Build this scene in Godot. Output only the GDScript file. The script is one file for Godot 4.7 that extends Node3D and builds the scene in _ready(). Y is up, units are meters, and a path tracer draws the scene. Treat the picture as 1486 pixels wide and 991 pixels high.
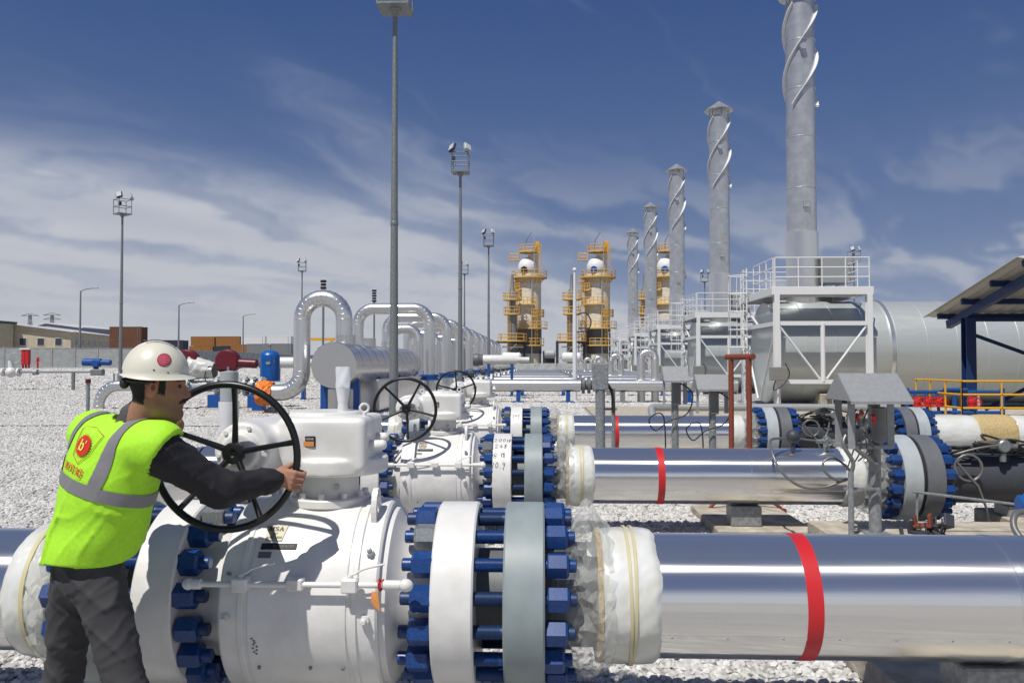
extends Node3D
# ------------------------------------------------------------------ mesh builder
class MB:
	var v := PackedVector3Array()
	var n := PackedVector3Array()
	var t := PackedVector2Array()
	var c := PackedColorArray()
	var ix := PackedInt32Array()
	func pt(p: Vector3, nn: Vector3, uv := Vector2.ZERO) -> int:
		v.push_back(p); n.push_back(nn); t.push_back(uv)
		return v.size() - 1
	func tri(a: int, b: int, cc: int):
		var g := (v[cc] - v[a]).cross(v[b] - v[a])
		if g.dot(n[a] + n[b] + n[cc]) < 0.0:
			ix.push_back(a); ix.push_back(cc); ix.push_back(b)
		else:
			ix.push_back(a); ix.push_back(b); ix.push_back(cc)
	func quad(p0: Vector3, p1: Vector3, p2: Vector3, p3: Vector3, out: Vector3):
		var g := (p2 - p0).cross(p1 - p0).normalized()
		if g.dot(out) < 0.0: g = -g
		var a := pt(p0, g, Vector2(0, 0)); var b := pt(p1, g, Vector2(1, 0)); var d := pt(p2, g, Vector2(1, 1)); var e := pt(p3, g, Vector2(0, 1))
		tri(a, b, d); tri(a, d, e)
	# box with chamfered edges
	func box(o: Vector3, s: Vector3, ch := 0.0, bs := Basis.IDENTITY):
		var h := s * 0.5
		for ax in 3:
			for sg in [-1.0, 1.0]:
				var b := (ax + 1) % 3; var d := (ax + 2) % 3
				var q := []
				for k in [[-1, -1], [1, -1], [1, 1], [-1, 1]]:
					var p := Vector3.ZERO
					p[ax] = sg * h[ax]; p[b] = k[0] * (h[b] - ch); p[d] = k[1] * (h[d] - ch)
					q.append(o + bs * p)
				var nn := Vector3.ZERO; nn[ax] = sg
				quad(q[0], q[1], q[2], q[3], bs * nn)
		if ch <= 0.0: return
		for ax in 3:
			var b := (ax + 1) % 3; var d := (ax + 2) % 3
			for sb in [-1.0, 1.0]:
				for sd in [-1.0, 1.0]:
					var q := []
					for e in [-1.0, 1.0]:
						var p := Vector3.ZERO; p[ax] = e * (h[ax] - ch); p[b] = sb * h[b]; p[d] = sd * (h[d] - ch)
						var r := Vector3.ZERO; r[ax] = p[ax]; r[b] = sb * (h[b] - ch); r[d] = sd * h[d]
						if e < 0: q = [p, r]
						else: q.append(r); q.append(p)
					var nn := Vector3.ZERO; nn[b] = sb; nn[d] = sd
					quad(o + bs * q[0], o + bs * q[1], o + bs * q[2], o + bs * q[3], bs * nn)
		for k in 8:
			var sg := Vector3(1 if k & 1 else -1, 1 if k & 2 else -1, 1 if k & 4 else -1)
			var id := []
			for ax in 3:
				var p := Vector3.ZERO
				for j in 3: p[j] = sg[j] * (h[j] if j == ax else h[j] - ch)
				id.append(pt(o + bs * p, bs * sg.normalized()))
			tri(id[0], id[1], id[2])
	# body of revolution: profile of [along, radius]; bands meeting at under 35 degrees are smoothed
	func lathe(prof: Array, o: Vector3, ax: Vector3, segs := 24, flat := false, turn := 0.0):
		ax = ax.normalized()
		var e1 := (Vector3.UP if absf(ax.y) < 0.9 else Vector3.RIGHT).cross(ax).normalized()
		var e2 := ax.cross(e1)
		var m := prof.size()
		var bn := []
		for i in m - 1:
			var dt: float = prof[i + 1][0] - prof[i][0]; var dr: float = prof[i + 1][1] - prof[i][1]
			var s := Vector2(-dr, dt)   # (along axis, radial)
			bn.append(s.normalized() if s.length() > 1e-9 else Vector2(0, 1))
		for i in m - 1:
			if absf(prof[i][0] - prof[i + 1][0]) + absf(prof[i][1] - prof[i + 1][1]) < 1e-9: continue
			var na: Vector2 = bn[i]; var nb: Vector2 = bn[i]
			var lb := Vector2(prof[i + 1][0] - prof[i][0], prof[i + 1][1] - prof[i][1]).length()
			var la := Vector2(prof[i][0] - prof[i - 1][0], prof[i][1] - prof[i - 1][1]).length() if i > 0 else 0.0
			var lc := Vector2(prof[i + 2][0] - prof[i + 1][0], prof[i + 2][1] - prof[i + 1][1]).length() if i < m - 2 else 0.0
			if i > 0 and bn[i - 1].dot(bn[i]) > 0.8 and la > lb * 0.12 and lb > la * 0.12: na = (bn[i - 1] + bn[i]).normalized()
			if i < m - 2 and bn[i + 1].dot(bn[i]) > 0.8 and lc > lb * 0.12 and lb > lc * 0.12: nb = (bn[i + 1] + bn[i]).normalized()
			var ta: float = prof[i][0]; var ra: float = prof[i][1]; var tb: float = prof[i + 1][0]; var rb: float = prof[i + 1][1]
			var base := v.size()
			if flat:
				for j in segs:
					var a0 := TAU * j / segs + turn; var a1 := TAU * (j + 1) / segs + turn
					var d0 := e1 * cos(a0) + e2 * sin(a0); var d1 := e1 * cos(a1) + e2 * sin(a1)
					var am := (d0 + d1).normalized()
					quad(o + ax * ta + d0 * ra, o + ax * ta + d1 * ra, o + ax * tb + d1 * rb, o + ax * tb + d0 * rb, am * na.y + ax * na.x)
			else:
				for j in segs + 1:
					var a := TAU * j / segs + turn
					var d := e1 * cos(a) + e2 * sin(a)
					pt(o + ax * ta + d * ra, (d * na.y + ax * na.x).normalized(), Vector2(float(j) / segs, ta))
					pt(o + ax * tb + d * rb, (d * nb.y + ax * nb.x).normalized(), Vector2(float(j) / segs, tb))
				for j in segs:
					var k := base + j * 2
					if ra > 1e-6: tri(k, k + 1, k + 2)
					if rb > 1e-6: tri(k + 1, k + 3, k + 2)
	func cyl(a: Vector3, b: Vector3, r: float, segs := 12, ch := 0.0):
		var l := (b - a).length()
		if ch > 0.0: lathe([[0, 0], [0, r - ch], [ch, r], [l - ch, r], [l, r - ch], [l, 0]], a, b - a, segs)
		else: lathe([[0, 0], [0, r], [l, r], [l, 0]], a, b - a, segs)
	# tube along points; rad is one radius or one for each point
	func tube(p: Array, rad, segs := 8, caps := true):
		var k := p.size()
		var tg := []
		for i in k:
			tg.append(((p[mini(i + 1, k - 1)] as Vector3) - (p[maxi(i - 1, 0)] as Vector3)).normalized())
		var up: Vector3 = Vector3.UP if absf(tg[0].y) < 0.9 else Vector3.RIGHT
		var e: Vector3 = (up - tg[0] * up.dot(tg[0])).normalized()
		var base := v.size(); var len := 0.0
		for i in k:
			e = (e - tg[i] * e.dot(tg[i])).normalized()
			var f: Vector3 = tg[i].cross(e)
			if i > 0: len += (p[i] - p[i - 1]).length()
			var r: float = rad[i] if rad is Array else rad
			for j in segs + 1:
				var a := TAU * j / segs
				var d := e * cos(a) + f * sin(a)
				pt(p[i] + d * r, d, Vector2(float(j) / segs, len))
		for i in k - 1:
			for j in segs:
				var q := base + i * (segs + 1) + j
				tri(q, q + 1, q + segs + 2); tri(q, q + segs + 2, q + segs + 1)
		if caps:
			for s in [0, k - 1]:
				var nn: Vector3 = -tg[0] if s == 0 else tg[k - 1]
				var cc := pt(p[s], nn)
				var first := v.size()
				for j in segs + 1: pt(v[base + s * (segs + 1) + j], nn)
				for j in segs: tri(cc, first + j, first + j + 1)
	# grid of points, rows x cols, smooth normals; wrap closes the columns
	func grid(rows: Array, outward: Callable, wrap := false):
		var nr := rows.size(); var nc: int = rows[0].size()
		var base := v.size()
		for i in nr:
			for j in nc:
				var jn := (j + 1) % nc if wrap else mini(j + 1, nc - 1)
				var jp := (j - 1 + nc) % nc if wrap else maxi(j - 1, 0)
				var nn: Vector3 = (rows[mini(i + 1, nr - 1)][j] - rows[maxi(i - 1, 0)][j]).cross(rows[i][jn] - rows[i][jp]).normalized()
				if nn.dot(outward.call(rows[i][j])) < 0: nn = -nn
				pt(rows[i][j], nn, Vector2(float(j) / (nc if wrap else nc - 1), float(i) / (nr - 1)))
		for i in nr - 1:
			for j in (nc if wrap else nc - 1):
				var jn := (j + 1) % nc
				var a := base + i * nc + j; var b := base + i * nc + jn
				tri(a, b, b + nc); tri(a, b + nc, a + nc)
	# the same grid in flat facets, for creased sheet
	func facets(rows: Array, outward: Callable):
		var nc: int = rows[0].size()
		for i in rows.size() - 1:
			for j in nc:
				var q := [rows[i][j], rows[i][(j + 1) % nc], rows[i + 1][(j + 1) % nc], rows[i + 1][j]]
				for s in ([[0, 1, 2], [0, 2, 3]] if (i + j) % 2 else [[0, 1, 3], [1, 2, 3]]):
					var nn: Vector3 = (q[s[1]] - q[s[0]]).cross(q[s[2]] - q[s[0]]).normalized()
					if nn.dot(outward.call(q[0])) < 0: nn = -nn
					var k := v.size()
					for e in 3: pt(q[s[e]], nn)
					tri(k, k + 1, k + 2)
	# flat polygon (x, y) pushed out along z, put in place by a transform
	func prism(poly: Array, z0: float, z1: float, xf := Transform3D.IDENTITY):
		var pp := PackedVector2Array(poly)
		var idx := Geometry2D.triangulate_polygon(pp)
		for z in [z0, z1]:
			var nn := xf.basis * Vector3(0, 0, -1 if z == minf(z0, z1) else 1)
			var b := v.size()
			for q in pp: pt(xf * Vector3(q.x, q.y, z), nn, q)
			for i in range(0, idx.size(), 3): tri(b + idx[i], b + idx[i + 1], b + idx[i + 2])
		var area := 0.0
		for i in pp.size(): area += pp[i].cross(pp[(i + 1) % pp.size()])
		for i in pp.size():
			var a := pp[i]; var b := pp[(i + 1) % pp.size()]
			var o := Vector2(b.y - a.y, a.x - b.x) * signf(area)
			quad(xf * Vector3(a.x, a.y, z0), xf * Vector3(b.x, b.y, z0), xf * Vector3(b.x, b.y, z1), xf * Vector3(a.x, a.y, z1), xf.basis * Vector3(o.x, o.y, 0))
	func ring(o: Vector3, ax: Vector3, R: float, r: float, segs := 24, sides := 8):
		ax = ax.normalized()
		var e1 := (Vector3.UP if absf(ax.y) < 0.9 else Vector3.RIGHT).cross(ax).normalized()
		var e2 := ax.cross(e1)
		var base := v.size()
		for i in segs + 1:
			var a := TAU * i / segs
			var d := e1 * cos(a) + e2 * sin(a)
			for j in sides + 1:
				var b := TAU * j / sides
				var q := d * cos(b) + ax * sin(b)
				pt(o + d * R + q * r, q, Vector2(float(i) / segs, float(j) / sides))
		for i in segs:
			for j in sides:
				var k := base + i * (sides + 1) + j
				tri(k, k + 1, k + sides + 2); tri(k, k + sides + 2, k + sides + 1)
	func ball(o: Vector3, r: Vector3, segs := 14, rows := 8, bs := Basis.IDENTITY):
		var base := v.size()
		for i in rows + 1:
			var b := PI * i / rows
			for j in segs + 1:
				var a := TAU * j / segs
				var d := Vector3(sin(b) * cos(a), cos(b), sin(b) * sin(a))
				pt(o + bs * (d * r), (bs * (d / r)).normalized(), Vector2(float(j) / segs, float(i) / rows))
		for i in rows:
			for j in segs:
				var k := base + i * (segs + 1) + j
				if i > 0: tri(k, k + 1, k + segs + 2)
				if i < rows - 1: tri(k, k + segs + 2, k + segs + 1)
	func mesh() -> ArrayMesh:
		var a := []
		a.resize(Mesh.ARRAY_MAX)
		a[Mesh.ARRAY_VERTEX] = v; a[Mesh.ARRAY_NORMAL] = n; a[Mesh.ARRAY_TEX_UV] = t; a[Mesh.ARRAY_INDEX] = ix
		if c.size() == v.size(): a[Mesh.ARRAY_COLOR] = c
		var m := ArrayMesh.new()
		m.add_surface_from_arrays(Mesh.PRIMITIVE_TRIANGLES, a)
		return m

# ------------------------------------------------------------------ distance field, meshed as surface nets
class Field:
	var o: Vector3; var s: float; var nx: int; var ny: int; var nz: int
	var d := PackedFloat32Array()
	var id := PackedInt32Array()
	func _init(lo: Vector3, hi: Vector3, cell: float):
		o = lo; s = cell
		nx = int(ceil((hi.x - lo.x) / cell)) + 1; ny = int(ceil((hi.y - lo.y) / cell)) + 1; nz = int(ceil((hi.z - lo.z) / cell)) + 1
		d.resize(nx * ny * nz); d.fill(1.0)
		id.resize(nx * ny * nz)
	# smooth union of anything given by a distance function inside a box
	func add(lo: Vector3, hi: Vector3, k: float, tag: int, fn: Callable):
		var a := ((lo - o) / s).floor(); var b := ((hi - o) / s).ceil()
		for z in range(maxi(0, int(a.z)), mini(nz, int(b.z) + 1)):
			for y in range(maxi(0, int(a.y)), mini(ny, int(b.y) + 1)):
				var q := (z * ny + y) * nx
				for x in range(maxi(0, int(a.x)), mini(nx, int(b.x) + 1)):
					var w: float = fn.call(o + Vector3(x, y, z) * s)
					var c := d[q + x]
					if w < c: id[q + x] = tag
					var h := maxf(k - absf(w - c), 0.0) / k
					d[q + x] = minf(w, c) - h * h * k * 0.25
	func bone(p: Vector3, q: Vector3, rp: float, rq: float, k := 0.03, tag := 0, squash := Vector3.ONE):
		var m := maxf(rp, rq) * maxf(maxf(1.0 / squash.x, 1.0 / squash.z), 1.0) + k + s * 3
		var lo := Vector3(minf(p.x, q.x), minf(p.y, q.y), minf(p.z, q.z)) - Vector3.ONE * m
		var hi := Vector3(maxf(p.x, q.x), maxf(p.y, q.y), maxf(p.z, q.z)) + Vector3.ONE * m
		var pq := q - p; var l2 := maxf(pq.length_squared(), 1e-9)
		add(lo, hi, k, tag, func(w: Vector3) -> float:
			var t := clampf((w - p).dot(pq) / l2, 0.0, 1.0)
			return (w - p - pq * t).length() - lerpf(rp, rq, t))
	func egg(c: Vector3, r: Vector3, bs := Basis.IDENTITY, k := 0.02, tag := 0):
		var m := maxf(r.x, maxf(r.y, r.z)) + k + s * 3
		var inv := bs.inverse()
		add(c - Vector3.ONE * m, c + Vector3.ONE * m, k, tag, func(w: Vector3) -> float:
			var p := inv * (w - c)
			var k0 := (p / r).length(); var k1 := (p / (r * r)).length()
			return k0 * (k0 - 1.0) / maxf(k1, 1e-6))
	func block(c: Vector3, h: Vector3, rad: float, k := 0.02, bs := Basis.IDENTITY, tag := 0):
		var m := h.length() + k + s * 3
		var inv := bs.inverse()
		add(c - Vector3.ONE * m, c + Vector3.ONE * m, k, tag, func(w: Vector3) -> float:
			var p := (inv * (w - c)).abs() - h + Vector3.ONE * rad
			return Vector3(maxf(p.x, 0), maxf(p.y, 0), maxf(p.z, 0)).length() + minf(maxf(p.x, maxf(p.y, p.z)), 0.0) - rad)
	func drum(a: Vector3, b: Vector3, r: float, rad: float, k := 0.02, tag := 0):
		var c := (a + b) * 0.5; var ax := (b - a).normalized(); var hl := (b - a).length() * 0.5
		var m := hl + r + k + s * 3
		add(c - Vector3.ONE * m, c + Vector3.ONE * m, k, tag, func(w: Vector3) -> float:
			var p := w - c; var al := p.dot(ax)
			var q := Vector2((p - ax * al).length() - r + rad, absf(al) - hl + rad)
			return Vector2(maxf(q.x, 0), maxf(q.y, 0)).length() + minf(maxf(q.x, q.y), 0.0) - rad)
	func each(fn: Callable):
		for z in nz:
			for y in ny:
				for x in nx:
					var q := (z * ny + y) * nx + x
					if absf(d[q]) < s * 6: d[q] = fn.call(o + Vector3(x, y, z) * s, d[q])
	func at(p: Vector3) -> float:
		var q := (p - o) / s
		var x := clampi(int(floor(q.x)), 0, nx - 2); var y := clampi(int(floor(q.y)), 0, ny - 2); var z := clampi(int(floor(q.z)), 0, nz - 2)
		var fx := q.x - x; var fy := q.y - y; var fz := q.z - z
		var i := (z * ny + y) * nx + x; var zs := nx * ny
		var a := lerpf(lerpf(d[i], d[i + 1], fx), lerpf(d[i + nx], d[i + nx + 1], fx), fy)
		var b := lerpf(lerpf(d[i + zs], d[i + zs + 1], fx), lerpf(d[i + zs + nx], d[i + zs + nx + 1], fx), fy)
		return lerpf(a, b, fz)
	func grad(p: Vector3) -> Vector3:
		var e := s * 0.8
		return Vector3(at(p + Vector3(e, 0, 0)) - at(p - Vector3(e, 0, 0)), at(p + Vector3(0, e, 0)) - at(p - Vector3(0, e, 0)), at(p + Vector3(0, 0, e)) - at(p - Vector3(0, 0, e))).normalized()
	func hit(p: Vector3, dir: Vector3, far := 0.6) -> Vector3:
		var t := 0.0
		while t < far:
			if at(p + dir * t) < 0.0:
				for k in 5:
					t -= 0.0012
					if at(p + dir * t) > 0.0: break
				return p + dir * t
			t += 0.005
		return p + dir * far
	func mesh_into(m: MB, colour = null):
		var map := PackedInt32Array(); map.resize(nx * ny * nz); map.fill(-1)
		var zs := nx * ny
		var off := [0, 1, nx, nx + 1, zs, zs + 1, zs + nx, zs + nx + 1]
		var ed := [[0, 1], [2, 3], [4, 5], [6, 7], [0, 2], [1, 3], [4, 6], [5, 7], [0, 4], [1, 5], [2, 6], [3, 7]]
		var pos := []
		for k in 8: pos.append(Vector3(k & 1, (k >> 1) & 1, (k >> 2) & 1))
		for z in nz - 1:
			for y in ny - 1:
				var row := (z * ny + y) * nx
				for x in nx - 1:
					var q := row + x
					var d0 := d[q]
					if absf(d0) > s * 5.5: continue
					var neg := 0
					for k in 8:
						if d[q + off[k]] < 0.0: neg += 1
					if neg == 0 or neg == 8: continue
					var acc := Vector3.ZERO; var cnt := 0
					for e in ed:
						var a := d[q + off[e[0]]]; var b := d[q + off[e[1]]]
						if (a < 0.0) != (b < 0.0):
							acc += (pos[e[0]] as Vector3).lerp(pos[e[1]], a / (a - b)); cnt += 1
					var p := o + (Vector3(x, y, z) + acc / cnt) * s
					map[q] = m.pt(p, grad(p), Vector2(p.x, p.y))
					if colour != null: m.c.push_back(colour.call(p, id[q]))
		for z in range(1, nz - 1):
			for y in range(1, ny - 1):
				for x in range(1, nx - 1):
					var q := (z * ny + y) * nx + x
					var a := d[q]
					if absf(a) > s * 5.5: continue
					if (a < 0.0) != (d[q + 1] < 0.0): _q(m, map, q, q - nx, q - nx - zs, q - zs)
					if (a < 0.0) != (d[q + nx] < 0.0): _q(m, map, q, q - 1, q - 1 - zs, q - zs)
					if (a < 0.0) != (d[q + zs] < 0.0): _q(m, map, q, q - 1, q - 1 - nx, q - nx)
	func _q(m: MB, map: PackedInt32Array, a: int, b: int, c: int, e: int):
		if map[a] < 0 or map[b] < 0 or map[c] < 0 or map[e] < 0: return
		m.tri(map[a], map[b], map[c]); m.tri(map[a], map[c], map[e])

# ------------------------------------------------------------------ nodes
var M := {}
var rng := RandomNumberGenerator.new()
var ns := FastNoiseLite.new()
const V := Vector3(1, 1, 1)

func numbered(parent: Node, called: String) -> String:
	if not parent.has_node(NodePath(called)): return called
	var k := 1
	if parent.has_meta("_c_" + called): k = parent.get_meta("_c_" + called)
	while parent.has_node(NodePath("%s_%03d" % [called, k])): k += 1
	parent.set_meta("_c_" + called, k + 1)
	return "%s_%03d" % [called, k]
func put(mesh: Mesh, called: String, m: Material, parent: Node = self, xf := Transform3D.IDENTITY) -> MeshInstance3D:
	var o := MeshInstance3D.new()
	o.mesh = mesh; o.material_override = m; o.transform = xf
	o.name = numbered(parent, called)
	parent.add_child(o, true)
	return o
func part(b: MB, called: String, m: Material, parent: Node = self) -> MeshInstance3D:
	return put(b.mesh(), called, m, parent)
func tag(o: Node, label: String, category: String, group := "") -> Node:
	o.set_meta("label", label); o.set_meta("category", category)
	if group: o.set_meta("group", group)
	return o
func thing(called: String, label: String, category: String, at: Vector3, group := "", turn := 0.0) -> Node3D:
	var o := Node3D.new(); o.name = numbered(self, called); add_child(o)
	o.position = at; o.rotation.y = turn
	tag(o, label, category, group)
	return o
func copy(src: Node3D, called: String, label: String, at: Vector3, turn := 0.0) -> Node3D:
	var o: Node3D = src.duplicate()
	o.name = numbered(self, called); add_child(o); o.position = at; o.rotation.y = turn
	o.set_meta("label", label)
	return o
func structure(o: Node) -> Node:
	o.set_meta("kind", "structure"); return o
# quick parts
func pbox(parent, called, m, o: Vector3, s: Vector3, ch := 0.0, bs := Basis.IDENTITY):
	var b := MB.new(); b.box(o, s, ch, bs); return part(b, called, m, parent)
func pcyl(parent, called, m, a: Vector3, e: Vector3, r: float, segs := 12, ch := 0.0):
	var b := MB.new(); b.cyl(a, e, r, segs, ch); return part(b, called, m, parent)
func ptube(parent, called, m, pts: Array, r, segs := 8):
	var b := MB.new(); b.tube(pts, r, segs); return part(b, called, m, parent)
func curve(pts: Array, steps := 6) -> Array:   # smooth line through points
	var out := []
	for i in pts.size() - 1:
		var p0: Vector3 = pts[maxi(i - 1, 0)]; var p1: Vector3 = pts[i]; var p2: Vector3 = pts[i + 1]; var p3: Vector3 = pts[mini(i + 2, pts.size() - 1)]
		for k in steps: out.append(p1.cubic_interpolate(p2, p0, p3, float(k) / steps))
	out.append(pts[-1])
	return out
func bend(pts: Array, rad: float, steps := 8) -> Array:   # polyline with rounded corners
	var out := [pts[0]]
	for i in range(1, pts.size() - 1):
		var p: Vector3 = pts[i]; var a: Vector3 = (pts[i - 1] - p).normalized(); var b: Vector3 = (pts[i + 1] - p).normalized()
		var cs := a.dot(b)
		if cs < -0.999: continue
		var tl := rad / tan(acos(cs) * 0.5)
		var c := p + (a + b).normalized() * (rad / sin(acos(cs) * 0.5))
		var s := p + a * tl; var e := p + b * tl
		for k in steps + 1:
			out.append(c + (s - c).slerp(e - c, float(k) / steps))
	out.append(pts[-1])
	return out

# ------------------------------------------------------------------ materials
func lin(r: float, g: float, b: float) -> Color: return Color(r, g, b).linear_to_srgb()
func ntex(freq: float, lo: Color, hi: Color, seed_ := 1, oct := 4, kind := FastNoiseLite.TYPE_SIMPLEX_SMOOTH, size := 512, mid := 0.0) -> NoiseTexture2D:
	var t := NoiseTexture2D.new(); var f := FastNoiseLite.new()
	f.noise_type = kind; f.frequency = freq; f.seed = seed_; f.fractal_octaves = oct
	t.width = size; t.height = size; t.seamless = true; t.noise = f
	var g := Gradient.new()
	g.set_color(0, lo); g.set_color(1, hi)
	if mid > 0.0: g.set_offset(0, mid - 0.12); g.set_offset(1, mid + 0.12)
	t.color_ramp = g
	return t
func nnorm(freq: float, strength: float, seed_ := 1, oct := 4, size := 512, kind := FastNoiseLite.TYPE_SIMPLEX_SMOOTH) -> NoiseTexture2D:
	var t := NoiseTexture2D.new(); var f := FastNoiseLite.new()
	f.frequency = freq; f.seed = seed_; f.fractal_octaves = oct; f.noise_type = kind
	t.width = size; t.height = size; t.seamless = true; t.noise = f; t.as_normal_map = true; t.bump_strength = strength
	return t
func mat(c: Color, rough: float, metal := 0.0) -> StandardMaterial3D:
	var m := StandardMaterial3D.new()
	m.albedo_color = c; m.roughness = rough; m.metallic = metal
	return m
func tri(m: StandardMaterial3D, tex: Texture2D, scale: float, norm: Texture2D = null, ns_ := 1.0) -> StandardMaterial3D:
	m.uv1_triplanar = true; m.uv1_world_triplanar = true; m.uv1_scale = V * scale
	if tex: m.albedo_texture = tex
	if norm: m.normal_enabled = true; m.normal_texture = norm; m.normal_scale = ns_
	return m
func make_materials():
	var g := func(a): return Color(a, a, a)
	var worn := ntex(0.012, g.call(0.9), g.call(1.0), 3, 5)
	var mottle := ntex(0.02, g.call(0.72), g.call(1.0), 5, 5)
	var grain := ntex(0.08, g.call(0.8), g.call(1.0), 7, 5)
	M.white = tri(mat(lin(0.78, 0.78, 0.77), 0.40), ntex(0.008, Color(0.91, 0.905, 0.895), g.call(1.0), 3, 6, FastNoiseLite.TYPE_SIMPLEX_SMOOTH, 1024), 0.7, nnorm(0.06, 1.2, 44, 4), 0.18)
	M.white.clearcoat_enabled = true; M.white.clearcoat = 0.25; M.white.clearcoat_roughness = 0.25
	M.white_steel = mat(lin(0.70, 0.71, 0.72), 0.5)
	M.grey = tri(mat(lin(0.285, 0.335, 0.345), 0.42), worn, 1.1)
	M.grey_light = tri(mat(lin(0.42, 0.46, 0.48), 0.45), worn, 1.1)
	M.grey_mid = tri(mat(lin(0.135, 0.145, 0.16), 0.5), worn, 1.3)
	M.slate = tri(mat(lin(0.05, 0.056, 0.07), 0.55), worn, 1.5)
	M.bolt = tri(mat(lin(0.014, 0.082, 0.33), 0.36), ntex(0.03, g.call(0.55), g.call(1.0), 9, 5), 5.0)
	M.bolt_end = tri(mat(lin(0.012, 0.045, 0.15), 0.45), mottle, 8.0)
	M.bare_bolt = tri(mat(lin(0.34, 0.37, 0.38), 0.4, 0.5), mottle, 8.0)
	M.gasket = mat(lin(0.012, 0.012, 0.014), 0.7)
	M.black = mat(lin(0.008, 0.008, 0.009), 0.35)
	M.rubber = mat(lin(0.016, 0.016, 0.017), 0.6)
	M.clad = mat(lin(0.86, 0.855, 0.84), 0.26, 0.93)
	var cn := nnorm(0.012, 2.0, 21, 3)
	M.clad.normal_enabled = true; M.clad.normal_texture = cn; M.clad.normal_scale = 0.12; M.clad.uv1_scale = Vector3(5, 0.12, 1)
	M.clad.roughness_texture = ntex(0.012, g.call(0.62), g.call(1.0), 23, 6)
	M.clad.anisotropy_enabled = true; M.clad.anisotropy = -0.97
	M.clad_far = mat(lin(0.72, 0.72, 0.71), 0.30, 0.85)
	M.clad_far.normal_enabled = true; M.clad_far.normal_texture = cn; M.clad_far.normal_scale = 0.3; M.clad_far.uv1_scale = Vector3(4, 0.3, 1)
	M.clad_heater = mat(lin(0.50, 0.535, 0.53), 0.46, 0.5)
	M.clad_heater.normal_enabled = true; M.clad_heater.normal_texture = cn; M.clad_heater.normal_scale = 0.6; M.clad_heater.uv1_scale = Vector3(10, 0.06, 1)
	M.tank = mat(lin(0.62, 0.615, 0.60), 0.26, 0.88)
	M.tank.normal_enabled = true; M.tank.normal_texture = cn; M.tank.normal_scale = 0.35; M.tank.uv1_scale = Vector3(6, 0.3, 1)
	M.galv = tri(mat(lin(0.36, 0.385, 0.40), 0.45, 0.25), mottle, 2.0)
	M.steel = tri(mat(lin(0.40, 0.415, 0.42), 0.42, 0.35), worn, 2.5)
	M.stack = tri(mat(lin(0.62, 0.64, 0.66), 0.33, 0.62), ntex(0.01, g.call(0.84), g.call(1.0), 31, 5), 0.35)
	M.mast = tri(mat(lin(0.29, 0.31, 0.32), 0.5, 0.3), mottle, 1.5)
	M.red = mat(lin(0.52, 0.018, 0.022), 0.42)
	M.maroon = tri(mat(lin(0.13, 0.008, 0.018), 0.4), worn, 2.0)
	M.rust = tri(mat(lin(0.30, 0.07, 0.035), 0.6), mottle, 4.0)
	M.blue = mat(lin(0.008, 0.075, 0.30), 0.4)
	M.blue_tank = tri(mat(lin(0.006, 0.11, 0.42), 0.35), worn, 1.0)
	M.navy = tri(mat(lin(0.008, 0.035, 0.14), 0.45), worn, 1.0)
	M.yellow = mat(lin(0.68, 0.36, 0.015), 0.5)
	M.ochre = tri(mat(lin(0.76, 0.48, 0.12), 0.6), worn, 0.4)
	M.orange = mat(lin(0.75, 0.2, 0.02), 0.45)
	M.cream = tri(mat(lin(0.82, 0.77, 0.64), 0.6), ntex(0.02, g.call(0.82), g.call(1.0), 41, 5), 0.12)
	M.house = tri(mat(lin(0.60, 0.53, 0.39), 0.9), worn, 0.1)
	M.roof = mat(lin(0.62, 0.63, 0.66), 0.45)
	M.hall = tri(mat(lin(0.23, 0.26, 0.31), 0.6), worn, 0.1)
	M.window = mat(lin(0.05, 0.055, 0.07), 0.15)
	M.wall = tri(mat(lin(0.50, 0.525, 0.52), 0.85), ntex(0.02, g.call(0.82), g.call(1.0), 33, 5), 0.12)
	M.brown = tri(mat(lin(0.20, 0.085, 0.045), 0.7), mottle, 0.3)
	M.dark_box = mat(lin(0.03, 0.035, 0.05), 0.6)
	M.deck_sheet = mat(lin(0.50, 0.50, 0.47), 0.45)
	M.concrete = tri(mat(lin(0.60, 0.54, 0.44), 0.9), ntex(0.015, g.call(0.72), g.call(1.0), 51, 6), 0.5, nnorm(0.05, 3.0, 52, 5), 0.6)
	M.gravel = tri(mat(lin(0.62, 0.605, 0.58), 0.95), ntex(0.11, g.call(0.62), g.call(1.0), 61, 4, FastNoiseLite.TYPE_CELLULAR, 1024), 0.45, nnorm(0.11, 6.0, 61, 3, 1024, FastNoiseLite.TYPE_CELLULAR), 1.0)
	M.stone = mat(Color.WHITE, 0.95); M.stone.vertex_color_use_as_albedo = true
	M.film = mat(Color(0.88, 0.89, 0.86, 0.23), 0.13); M.film.transparency = BaseMaterial3D.TRANSPARENCY_ALPHA
	M.film.clearcoat_enabled = true; M.film.clearcoat = 0.6; M.film.clearcoat_roughness = 0.1
	M.wrap = mat(lin(0.66, 0.685, 0.70), 0.28); M.wrap.clearcoat_enabled = true; M.wrap.clearcoat = 0.4; M.wrap.clearcoat_roughness = 0.15
	M.wrap.normal_enabled = true; M.wrap.normal_texture = nnorm(0.010, 4.0, 71, 3); M.wrap.uv1_scale = Vector3(2, 0.6, 1); M.wrap.normal_scale = 0.5
	M.wrap.albedo_texture = ntex(0.006, Color(0.96, 0.94, 0.88), Color(1, 1, 1), 72, 4)
	M.tape = mat(lin(0.55, 0.50, 0.30), 0.35)
	M.foam = tri(mat(lin(0.66, 0.50, 0.24), 0.8), mottle, 3.0, nnorm(0.04, 6.0, 73, 4), 1.0)
	M.plate = mat(lin(0.40, 0.38, 0.30), 0.4, 0.3)
	M.ink = mat(lin(0.01, 0.01, 0.012), 0.6)
	M.orange_print = mat(lin(0.66, 0.27, 0.08), 0.5)
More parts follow.
